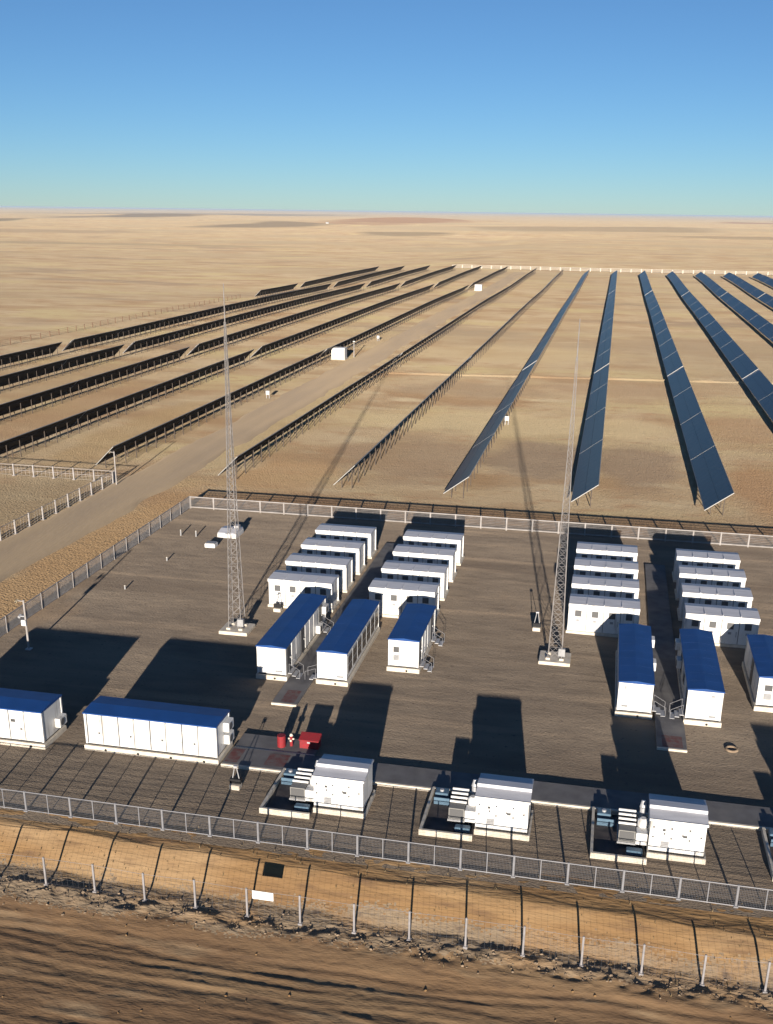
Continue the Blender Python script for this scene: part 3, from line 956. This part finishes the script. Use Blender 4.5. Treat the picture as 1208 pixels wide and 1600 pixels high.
def camera_pole(label, x, y, h, arms=True):
    root = thing('camera_pole', label, 'camera pole', (x, y, 0), 'pole-mounted cameras')
    MB().tube((0, 0, 0), (0, 0, h), 0.085, 0.07, n=10).build('pole', 'fence_white', root)
    MB().bevbox(-0.22, 0.22, -0.22, 0.22, -0.05, 0.10, 0.02).build('foot_plate', 'galv', root)
    MB().box(-0.55, 0.02, -0.03, 0.03, h - 0.12, h - 0.06).build('bracket', 'fence_white', root)
    c = MB().tube((-0.55, -0.2, h - 0.14), (-0.55, 0.16, h - 0.10), 0.10, n=10).build('camera_body', 'brass', root)
    MB().tube((-0.55, -0.23, h - 0.14), (-0.55, -0.2, h - 0.14), 0.07, n=10).build('lens', 'dark', c)
    if arms:
        MB().box(-0.42, 0.0, -0.12, -0.04, h - 1.35, h - 1.27).build('bracket', 'galv', root)
        MB().tube((-0.42, -0.2, h - 1.38), (-0.42, 0.1, h - 1.3), 0.11, n=10).build('camera_body', 'galv', root)
        MB().bevbox(-0.28, 0.1, -0.24, -0.07, h - 2.05, h - 1.6, 0.02).build('control_box', 'white', root)
    return root


camera_pole('white camera pole inside the left fence, foot in the big shadow', -42.5, 68.3, 4.1)
camera_pole('white camera pole at the corner of the fenced plot across the dirt road', -58.7, 117.9, 4.3, False)

# red fire equipment
r = thing('fire_drum', 'upright red drum with pale post beside it, by the walkway', 'drum', (-18.55, 57.35, 0.16))
mb = MB().tube((0, 0, 0), (0, 0, 0.78), 0.27, n=18)
mb.build('drum_body', 'red', r)
MB().tube((0, 0, 0.26), (0, 0, 0.30), 0.285, n=18).build('hoop', 'red', r)
MB().tube((0, 0, 0.52), (0, 0, 0.56), 0.285, n=18).build('hoop', 'red', r)
r = thing('fire_hydrant', 'slim red and cream hydrant post right of the red drum', 'hydrant', (-17.95, 57.55, 0.16))
MB().tube((0, 0, 0), (0, 0, 0.72), 0.10, n=12).build('barrel', 'red', r)
MB().tube((0, 0, 0.72), (0, 0, 0.86), 0.13, 0.06, n=12).build('bonnet', 'cream', r)
MB().tube((-0.2, 0, 0.5), (0.2, 0, 0.5), 0.06, n=10).build('outlet', 'cream', r)
MB().tube((0, -0.16, 0.42), (0, 0, 0.42), 0.07, n=10).build('outlet', 'cream', r)
r = thing('fire_box', 'low red fire box with sloped lid beside the leftmost generator shadow', 'fire box', (-16.75, 57.75, 0.16))
MB().bevbox(-0.62, 0.62, -0.36, 0.36, 0, 0.55, 0.03).build('box_body', 'red', r)
MB().prism_x([(-0.40, 0.552), (0.40, 0.552), (0.40, 0.78), (0.36, 0.80), (-0.40, 0.60)], -0.66, 0.66).build('lid', 'red', r)
MB().box(-0.1, 0.1, -0.41, -0.362, 0.40, 0.50).build('latch', 'galv', r)

# low service vaults behind the left mast
r = thing('service_vault', 'larger low white vault with grey lid behind the left mast', 'vault', (-37.85, 101.4, 0), 'low service vaults in the yard')
MB().bevbox(-1.05, 1.05, -1.2, 1.2, -0.05, 0.42, 0.03).build('curb', 'white', r)
ld = MB().prism_x([(-1.15, 0.422), (1.15, 0.422), (1.15, 0.62), (0, 0.72), (-1.15, 0.50)], -1.0, 1.0).build('lid', 'white_roof', r)
MB().box(0.35, 0.85, 0.2, 0.8, 0.66, 0.98).build('vent_cowl', 'galv', ld)
MB().box(-0.15, 0.15, -1.19, -1.155, 0.46, 0.52).build('hasp', 'dark', ld)
r = thing('service_vault', 'smaller low white vault left of the grey-lidded one', 'vault', (-38.35, 97.0, 0), 'low service vaults in the yard')
MB().bevbox(-0.55, 0.55, -0.45, 0.45, -0.05, 0.38, 0.03).build('curb', 'white', r)
MB().box(-0.5, 0.5, -0.4, 0.4, 0.382, 0.46).build('lid', 'grey', r)

# stakes, tyre
for i, (x, y, h, lab) in enumerate(((-42.8, 99.8, 0.62, 'short grey stake in the yard, left one of the pair near the fence corner'),
                                    (-41.1, 99.8, 0.62, 'short grey stake in the yard, right one of the pair near the fence corner'),
                                    (-40.85, 91.5, 0.36, 'small grey stake in the yard halfway along the left fence'),
                                    (-41.25, 82.9, 0.34, 'small grey stake in the yard nearest the camera pole'),
                                    )):
    r = thing('marker_stake', lab, 'stake', (x, y, 0), 'marker stakes in the yard')
    MB().tube((0, 0, -0.05), (0, 0, h), 0.075, 0.07, n=8).build('post', 'grey', r)
    MB().tube((0, 0, h), (0, 0, h + 0.05), 0.10, 0.05, n=8).build('cap', 'cream', r)

mb = MB()
R1, R2, n1, n2 = 0.34, 0.09, 20, 8
for i in range(n1):
    for j in range(n2):
        t, p = 2 * math.pi * i / n1, 2 * math.pi * j / n2
        mb.v.append(((R1 + R2 * math.cos(p)) * math.cos(t), (R1 + R2 * math.cos(p)) * math.sin(t), 0.02 + R2 * math.sin(p)))
for i in range(n1):
    for j in range(n2):
        mb.f.append((i * n2 + j, ((i + 1) % n1) * n2 + j, ((i + 1) % n1) * n2 + (j + 1) % n2, i * n2 + (j + 1) % n2))
        mb.mi.append(0)
tag(mb.build('ring_well', 'stone', None, (9.8, 63.8, 0.0)), 'pale round ring lying on the gravel below the right containers', 'ring')


# ------------------------------------------------------------------ fences
def wire_panel(name, w, h, material, sx=0.10, sz=0.20, r=0.004, z0=0.08, wave=False):
    mb = MB()
    n = max(2, int(w / sx))
    for i in range(n + 1):
        x = w * i / n
        mb.tube((x, 0, z0), (x, 0, h), r, n=3, cap=False)
    k = max(1, int((h - z0) / sz))
    for j in range(k + 1):
        z = z0 + (h - z0) * j / k
        mb.tube((0, 0.006, z), (w, 0.006, z), r, n=3, cap=False)
    return mb.mesh(name, material)


def fence(label, p0, p1, spacing, h, material, zfun=None, post_w=0.06, rails=(), panel=None, mid=False, rail_r=0.025, group=None, foot=True, arm=0.0):
    P0, P1 = Vector((*p0, 0)), Vector((*p1, 0))
    L = (P1 - P0).length
    d = (P1 - P0) / L
    ang = math.atan2(d.y, d.x)
    n = int(round(L / spacing))
    sp = L / n
    root = thing('fence', label, 'fence', P0, group, ang)
    zz = zfun or (lambda x, y: 0.0)
    pm = MB().bevbox(-post_w, post_w, -post_w, post_w, -0.15, h + 0.05, post_w * 0.3)
    if arm:
        pm.tube((0, 0, h), (0, -arm, h + arm), post_w * 0.5, n=4)
    pm = pm.mesh('post', material)
    fm = MB().bevbox(-post_w * 2.2, post_w * 2.2, -post_w * 2.2, post_w * 2.2, -0.15, 0.08, 0.02).mesh('footing', material)
    zs = []
    for i in range(n + 1):
        q = P0 + d * (sp * i)
        z = float(zz(np.array(q.x), np.array(q.y)))
        zs.append(z)
        p = link('post', pm, root, (sp * i, 0, z))
        if foot:
            link('footing', fm, p)
    mm = MB().box(-0.022, 0.022, -0.022, 0.022, -0.05, h).mesh('mid_post', material) if mid else None
    rm = MB().tube((0, 0, 0), (sp, 0, 0), rail_r, n=5).mesh('rail', material)
    for i in range(n):
        dz = zs[i + 1] - zs[i]
        rot = -math.atan2(dz, sp)
        for rz in rails:
            o = link('rail', rm, root, (sp * i, -0.015, zs[i] + rz))
            o.rotation_euler.y = rot
        if panel:
            o = link('mesh_panel', panel, root, (sp * i, 0, zs[i]))
            o.rotation_euler.y = rot
        if mm:
            link('mid_post', mm, root, (sp * (i + 0.5), 0, (zs[i] + zs[i + 1]) / 2))
    return root


SP = 2.78
front_panel = wire_panel('mesh_panel', SP, 1.25, 'fence', 0.075, 0.10, 0.006, 0.06)
x0 = -30.5 - SP * 6
fence('grey mesh fence along the near side of the yard, in front of the generators', (x0, 46.95), (x0 + SP * 26, 46.60), SP, 1.25, 'fence', yard_h,
      0.055, (0.06, 1.25), front_panel, True, 0.032)
outer_panel = wire_panel('mesh_panel', SP, 1.62, 'fence', 0.30, 0.38, 0.0038, 0.10)
x0 = -26.75 - SP * 6
fence('outer wire fence with pale posts at the foot of the bank', (x0, 42.15), (x0 + SP * 24, 41.85), SP, 1.66, 'fence_post', soil_h,
      0.05, (1.64,), outer_panel, False, 0.009)
back_panel = wire_panel('mesh_panel', 2.8, 1.3, 'fence_white', 0.11, 0.16, 0.017, 0.1)
fence('pale fence along the far side of the yard, before the solar rows', (-45.9, 110.35), (-45.9 + 2.8 * 31, 110.35), 2.8, 1.38, 'fence_white', None,
      0.075, (0.14, 1.34), back_panel, False, 0.075, foot=False)
left_panel = wire_panel('mesh_panel', 2.8, 1.35, 'fence_white', 0.10, 0.12, 0.016, 0.08)
fence('grey mesh fence along the left side of the yard beside the dirt road', (-45.95, 110.2), (-45.95, 110.2 - 2.8 * 22), 2.8, 1.42, 'fence_white', None,
      0.05, (0.08, 1.40), left_panel, False, 0.045, foot=False)
plot_panel = wire_panel('mesh_panel', 2.8, 1.4, 'fence_white', 0.5, 0.33, 0.012, 0.12)
fence('pale post fence along the left verge of the dirt road', (-59.5, 118.6), (-60.3, 62.5), 2.8, 1.5, 'fence_white', field_h, 0.085, (1.46,), plot_panel, False, 0.03)
fence('pale post fence running left from the pole at the plot corner', (-59.6, 119.3), (-118.5, 120.2), 2.8, 1.5, 'fence_white', field_h, 0.085, (0.75, 1.46), plot_panel, False, 0.03)
fence('thin brown wire fence far left along the solar field', (-147.5, 190), (-148.5, 420), 5.0, 1.5, 'fence_brown', field_h, 0.09, (0.5, 1.0, 1.45), None, False, 0.022, foot=False)
fence('pale fence on the far edge of the solar field', (-100, 676), (176, 672), 6.0, 2.0, 'cream', field_h, 0.28, (0.5, 1.2, 1.9), None, False, 0.12, foot=False)

# notice on the outer fence
s = thing('notice_board', 'blank white notice board hung on the outer fence near the left', 'sign', (-14.75, 42.0, 0.0))
MB().box(-0.55, 0.55, -0.06, -0.035, 0.02, 0.50).build('board', 'white', s)
MB().box(-0.50, 0.50, -0.034, -0.02, 0.10, 0.13).build('batten', 'galv', s)
MB().box(-0.50, 0.50, -0.034, -0.02, 0.38, 0.41).build('batten', 'galv', s)

# ------------------------------------------------------------------ solar rows
TL, GAP = 26.35, 0.30
WID = 3.6
NP = 8


def table_set(ZL, ZH):
    RUN = math.sqrt(WID ** 2 - (ZH - ZL) ** 2)

    def panel_geo(mb, mi_face, mi_back, mi_frame, fine):
        """tilted array: low edge at x=0, high edge at x=RUN, y from 0 to TL"""
        nx_, nz_ = -(ZH - ZL) / WID, RUN / WID
        t = 0.05

        def P(s, y, o=0.0):
            return (RUN * s + nx_ * o, y, ZL + (ZH - ZL) * s + nz_ * o)
        # glass modules: two strings of modules with narrow joints
        cols = 13 if fine else 1
        rows = 2 if fine else 1
        for i in range(cols):
            for j in range(rows):
                y0, y1 = TL * i / cols + 0.02, TL * (i + 1) / cols - 0.02
                s0, s1 = j / rows + 0.004, (j + 1) / rows - 0.004
                v = [P(s0, y0, t), P(s1, y0, t), P(s1, y1, t), P(s0, y1, t), P(s0, y0, 0.012), P(s1, y0, 0.012), P(s1, y1, 0.012), P(s0, y1, 0.012)]
                mb.add(v, [(0, 1, 2, 3), (0, 4, 5, 1), (1, 5, 6, 2), (2, 6, 7, 3), (3, 7, 4, 0)], mi_face)
        v = [P(0, 0, 0.01), P(1, 0, 0.01), P(1, TL, 0.01), P(0, TL, 0.01), P(0, 0, 0), P(1, 0, 0), P(1, TL, 0), P(0, TL, 0)]
        mb.add(v, [(0, 1, 2, 3), (7, 6, 5, 4), (0, 4, 5, 1), (1, 5, 6, 2), (2, 6, 7, 3), (3, 7, 4, 0)], mi_back)


    def rim_geo(mb, mi):
        nx_, nz_ = -(ZH - ZL) / WID, RUN / WID

        def P(s, y, o=0.0):
            return (RUN * s + nx_ * o, y, ZL + (ZH - ZL) * s + nz_ * o)
        for (s0, s1, y0, y1) in ((-0.02, 1.02, -0.07, -0.002), (-0.02, 1.02, TL + 0.002, TL + 0.07), (-0.02, -0.003, 0, TL), (1.003, 1.02, 0, TL)):
            v = [P(s0, y0, 0.055), P(s1, y0, 0.055), P(s1, y1, 0.055), P(s0, y1, 0.055), P(s0, y0, -0.03), P(s1, y0, -0.03), P(s1, y1, -0.03), P(s0, y1, -0.03)]
            mb.add(v, [(0, 1, 2, 3), (7, 6, 5, 4), (0, 4, 5, 1), (1, 5, 6, 2), (2, 6, 7, 3), (3, 7, 4, 0)], mi)


    def rail_geo(mb, s, mi):
        x, z = RUN * s, ZL + (ZH - ZL) * s
        mb.box(x - 0.04, x + 0.04, 0.1, TL - 0.1, z - 0.14, z - 0.045, mi)


    face_mb = MB()
    panel_geo(face_mb, 0, 1, 1, True)
    face_me = face_mb.mesh('panel_array', ['panel', 'backsheet'])
    rm_ = MB()
    rim_geo(rm_, 0)
    rim_me = rm_.mesh('panel_rim', 'frame')
    plate_me = MB().add([(-0.06, -1.1, ZL - 0.05), (RUN + 0.06, -1.1, ZH - 0.05), (RUN + 0.06, -0.09, ZH - 0.05), (-0.06, -0.09, ZL - 0.05),
                         (-0.06, -1.1, ZL - 0.11), (RUN + 0.06, -1.1, ZH - 0.11), (RUN + 0.06, -0.09, ZH - 0.11), (-0.06, -0.09, ZL - 0.11)],
                        [(0, 1, 2, 3), (7, 6, 5, 4), (0, 4, 5, 1), (1, 5, 6, 2), (2, 6, 7, 3), (3, 7, 4, 0)]).mesh('end_plate', 'white_roof')
    rails_me = []
    for s_ in (0.25, 0.75):
        mb = MB()
        rail_geo(mb, s_, 0)
        rails_me.append(mb.mesh('purlin', 'steel_dark'))
    post_me = MB().box(-0.05, 0.05, -0.05, 0.05, -0.4, ZL + (ZH - ZL) * 0.75 - 0.14).mesh('rear_post', 'steel_dark')
    fpost_me = MB().box(-0.05, 0.05, -0.05, 0.05, -0.4, ZL + (ZH - ZL) * 0.25 - 0.14).mesh('front_post', 'steel_dark')
    far_mb = MB()
    panel_geo(far_mb, 0, 1, 2, False)
    rim_geo(far_mb, 2)
    for s_ in (0.25, 0.75):
        rail_geo(far_mb, s_, 3)
    for i in range(NP):
        y = 1.4 + (TL - 2.8) * i / (NP - 1)
        for s_ in (0.25, 0.75):
            far_mb.box(RUN * s_ - 0.05, RUN * s_ + 0.05, y - 0.05, y + 0.05, -0.4, ZL + (ZH - ZL) * s_ - 0.14, 3)
    far_me = far_mb.mesh('solar_table', ['panel', 'backsheet', 'frame', 'steel_dark'])
    return dict(run=RUN, face=face_me, rim=rim_me, rails=rails_me, plate=plate_me, rear=post_me, front=fpost_me, far=far_me)


SET_A = table_set(0.72, 3.22)      # rows steeply tilted (left side of the field)
SET_B = table_set(0.85, 3.00)

Rm = np.array([tuple(right), tuple(down), tuple(fwd)])


def pix(x, y, z):
    c = Rm @ np.array([x, y, z - CAM_H])
    return 604 + 1642.06 * c[0] / c[2], 940.74 + 1642.06 * c[1] / c[2]


ROWS = [(-142.2, 'sixth row left of the road'), (-126.6, 'fifth row left of the road'), (-111.2, 'fourth row left of the road'),
        (-95.4, 'third row left of the road'), (-80.2, 'second row left of the road'), (-64.9, 'first row left of the road'),
        (-47.4, 'first row right of the road'), (-32.0, 'second row right of the road'), (-18.1, 'third row right of the road'),
        (-3.0, 'fourth row right of the road'), (12.05, 'fifth row right of the road'), (27.0, 'sixth row right of the road'),
        (42.2, 'seventh row right of the road'), (57.2, 'eighth row right of the road'), (72.4, 'ninth row right of the road'),
        (87.5, 'tenth row right of the road')]
YSTART = {-64.9: 125.0, -47.4: 123.5, -32.0: 122.5}
GROUP = 'solar tables in the field'
for rx, rn in ROWS:
    ny = YSTART.get(rx, 121.2)
    T = SET_A if rx < -25 else SET_B
    RUN = T['run']
    mid0, far0 = (233.0, 484.0) if rx < -50 else (ny + 4 * (TL + GAP) + 1.5, ny + 13 * (TL + GAP) + 3.0)
    slots = []
    for i in range(4):
        k = 4 - i
        slots.append((ny + (TL + GAP) * i, ('nearest the yard' if k == 4 else f'{ORD[k]} before the cross track')))
    for i in range(9):
        slots.append((mid0 + (TL + GAP) * i, f'{ORD[i + 1]} beyond the cross track'))
    for i in range(6):
        k = 6 - i
        slots.append((far0 + (TL + GAP) * i, f'{ORD[k]} from the far end' if k > 1 else 'the farthest one'))
    for sy, sn in slots:
        if rx < -140 and sy < 400:
            continue
        vis = False
        for t in (0, 0.5, 1):
            px, py = pix(rx + RUN / 2, sy + TL * t, 1.5)
            if -130 < px < 1330 and py < 1000:
                vis = True
        if not vis:
            continue
        za = float(field_h(np.array(rx + 1.5), np.array(sy)))
        zb = float(field_h(np.array(rx + 1.5), np.array(sy + TL)))
        lab = f'solar table in {rn}, {sn}'
        pitch = math.atan2(zb - za, TL)
        if sy < 330:
            r = thing('solar_table', lab, 'solar table', (rx, sy, za), GROUP)
            r.rotation_euler.x = pitch
            link('panel_array', T['face'], r)
            link('panel_rim', T['rim'], r)
            if sn.startswith('first beyond'):
                link('end_plate', T['plate'], r)
            link('purlin', T['rails'][0], r)
            link('purlin', T['rails'][1], r)
            for i in range(NP):
                y = 1.4 + (TL - 2.8) * i / (NP - 1)
                link('rear_post', T['rear'], r, (RUN * 0.75, y, 0))
                link('front_post', T['front'], r, (RUN * 0.25, y, 0))
        else:
            o = link('solar_table', T['far'], None, (rx, sy, za))
            o.rotation_euler.x = pitch
            tag(o, lab, 'solar table', GROUP)


# ------------------------------------------------------------------ inverter stations in the field
def inverter(label, x, y, w, d, h):
    z = float(field_h(np.array(x), np.array(y)))
    r = thing('inverter_station', label, 'inverter', (x, y, z), 'inverter stations in the solar field')
    MB().bevbox(-w / 2 - 0.2, w / 2 + 0.2, -0.2, d + 0.2, -0.2, 0.3, 0.03).build('plinth', 'cream', r)
    MB().box(-w / 2, w / 2, 0, d, 0.3, h - 0.15).build('cabinet', 'white', r)
    MB().prism_x([(-0.12, h - 0.15), (d + 0.12, h - 0.15), (d + 0.12, h - 0.05), (d / 2, h + 0.1), (-0.12, h - 0.05)], -w / 2 - 0.1, w / 2 + 0.1).build('roof', 'white', r)
    for s_ in (-0.25, 0.25):
        MB().box(s_ * w - 0.22 * w, s_ * w + 0.22 * w, -0.03, 0.02, 0.45, h - 0.35).build('door', 'white', r)
    return r


inverter('white inverter station in the first row left of the road, at the cross track', -61.6, 240.0, 3.1, 2.4, 2.7)
inverter('far white inverter station at the second gap of the row left of the road', -59.9, 484.0, 3.1, 2.4, 2.7)
for x, y, lab in ((-15.6, 171.0, 'small pale string box beside the third row right of the road'),
                  (-60.6, 184.5, 'small pale string box beside the first row left of the road, nearest the yard'),
                  (-60.6, 279.0, 'small pale string box beside the first row left of the road, past the inverter')):
    z = float(field_h(np.array(x), np.array(y)))
    r = thing('string_box', lab, 'electrical box', (x, y, z), 'string boxes beside the rows')
    MB().bevbox(-0.34, 0.34, -0.15, 0.2, 0.7, 1.4, 0.03).build('cabinet', 'white', r)
    MB().box(-0.28, 0.28, -0.18, -0.152, 0.76, 1.34).build('door', 'galv', r)
    for s_ in (-0.24, 0.24):
        MB().box(s_ - 0.04, s_ + 0.04, 0.05, 0.13, -0.2, 0.7).build('leg', 'galv', r)
r = thing('lamp_pole', 'slim white pole beside the inverter station at the cross track', 'pole', (-59.0, 245.0, 0))
MB().tube((0, 0, -0.2), (0, 0, 3.6), 0.14, 0.10, n=8).build('pole', 'fence_white', r)
MB().box(-0.25, 0.25, -0.15, 0.15, 3.6, 3.8).build('head', 'white', r)

# far hut on the steppe
hx, hy = -735.0, 2760.0
hz = float(field_h(np.array(hx), np.array(hy)))
r = thing('far_hut', 'tiny white hut far out on the steppe below the skyline', 'hut', (hx, hy, hz))
MB().box(-3.5, 3.5, -2, 2, -1, 2.6).build('wall', 'white', r)
MB().prism_x([(-2.4, 2.6), (2.4, 2.6), (0, 4)], -3.9, 3.9).build('roof', 'grey', r)

# ------------------------------------------------------------------ rubble along the outer fence
rng = np.random.default_rng(5)


def stones(name, n, fx, fy, smin, smax, material, cat, label):
    V, F = [], []
    for i in range(n):
        x, y = fx(), fy()
        s = smin + (smax - smin) * rng.random() ** 2.5
        z = float(soil_h(np.array(x), np.array(y))) if y < 46.5 else 0.0
        a, b, c = s * rng.uniform(0.7, 1.4), s * rng.uniform(0.6, 1.1), s * rng.uniform(0.4, 0.8)
        th = rng.uniform(0, 6.3)
        k = len(V)
        pts = [(-1, 0, 0), (1, 0, 0.1), (0, -1, 0), (0.1, 1, 0), (0, 0.1, 1), (0, 0, -1), (0.6, -0.6, 0.5), (-0.55, 0.6, 0.45)]
        for p in pts:
            px, py, pz = p[0] * a * rng.uniform(0.8, 1.2), p[1] * b * rng.uniform(0.8, 1.2), p[2] * c
            V.append((x + px * math.cos(th) - py * math.sin(th), y + px * math.sin(th) + py * math.cos(th), z + pz + c * 0.2))
        for f in ((4, 0, 2), (4, 2, 6), (4, 6, 1), (4, 1, 3), (4, 3, 7), (4, 7, 0), (2, 1, 6), (0, 7, 3), (5, 2, 0), (5, 1, 2), (5, 3, 1), (5, 0, 3)):
            F.append(tuple(k + q for q in f))
    me = bpy.data.meshes.new(name)
    me.from_pydata(V, [], F)
    me.materials.append(M[material])
    o = link(name, me)
    o['kind'] = 'stuff'
    return tag(o, label, cat)


stones('rubble', 1100, lambda: rng.uniform(-42, 16), lambda: rng.normal(41.55, 0.45), 0.02, 0.10, 'stone', 'rubble', 'broken stones and clods strewn along the foot of the outer fence')
stones('soil_clods', 200, lambda: rng.uniform(-42, 16), lambda: rng.uniform(30, 41), 0.02, 0.09, 'soil', 'clods', 'lumps of dry earth scattered over the rough foreground ground')

# dry tufts along the fences, the bank and the edge of the field
V, F = [], []
for i in range(1300):
    k = rng.random()
    if k < 0.25:
        x, y = rng.uniform(-42, 16), bank_top(0) + rng.uniform(-1.6, 1.6)
    elif k < 0.4:
        x, y = rng.uniform(-46, 20), 46.9 + rng.normal(0, 0.2)
    elif k < 0.6:
        x, y = rng.uniform(-50, 20), 111.6 + abs(rng.normal(0, 4.0))
    elif k < 0.75:
        x, y = -46.6 - abs(rng.normal(0, 1.2)), rng.uniform(60, 112)
    elif k < 0.88:
        x, y = -60.3 + rng.normal(0, 0.7), rng.uniform(62, 119)
    else:
        x, y = rng.uniform(-42, 16), 41.6 + rng.normal(0, 0.6)
    z = float(soil_h(np.array(x), np.array(y))) if y < 46.4 else (0.0 if (x > -46 and y < 111) else float(field_h(np.array(x), np.array(y))))
    hh = rng.uniform(0.04, 0.15)
    for q in range(5):
        th = rng.uniform(0, 6.28)
        ax, ay = math.cos(th), math.sin(th)
        rr, w = hh * rng.uniform(0.2, 0.7), 0.02
        n0 = len(V)
        V += [(x - ay * w, y + ax * w, z - 0.02), (x + ay * w, y - ax * w, z - 0.02), (x + ax * rr, y + ay * rr, z + hh * rng.uniform(0.7, 1.1))]
        F.append((n0, n0 + 1, n0 + 2))
me = bpy.data.meshes.new('dry_grass')
me.from_pydata(V, [], F)
me.materials.append(M['grass'])
go = link('dry_grass', me)
go['kind'] = 'stuff'
tag(go, 'sparse dry grass tufts along the fences and the bank', 'grass')

# ------------------------------------------------------------------ haze
hm = bpy.data.materials.new('haze')
hm.use_nodes = True
hm.node_tree.nodes.clear()
ho = hm.node_tree.nodes.new('ShaderNodeOutputMaterial')
hv = hm.node_tree.nodes.new('ShaderNodeVolumePrincipled')
hv.inputs['Color'].default_value = (0.66, 0.81, 0.96, 1)
hv.inputs['Density'].default_value = 4.0e-5
hv.inputs['Anisotropy'].default_value = 0.0
hm.node_tree.links.new(hv.outputs[0], ho.inputs['Volume'])
M['haze_air'] = hm
gz = np.empty(len(bpy.data.objects['ground'].data.vertices) * 3, dtype=np.float32)
bpy.data.objects['ground'].data.vertices.foreach_get('co', gz)
gz = gz[2::3]
hz_ = MB().box(-61000, 61000, -3100, 91000, float(gz.min()) - 1.0, max(CAM_H + 2.0, float(gz.max()) + 1.0)).build('haze', 'haze_air')
hz_['kind'] = 'stuff'
tag(hz_, 'thin pale haze over the distant steppe', 'haze')
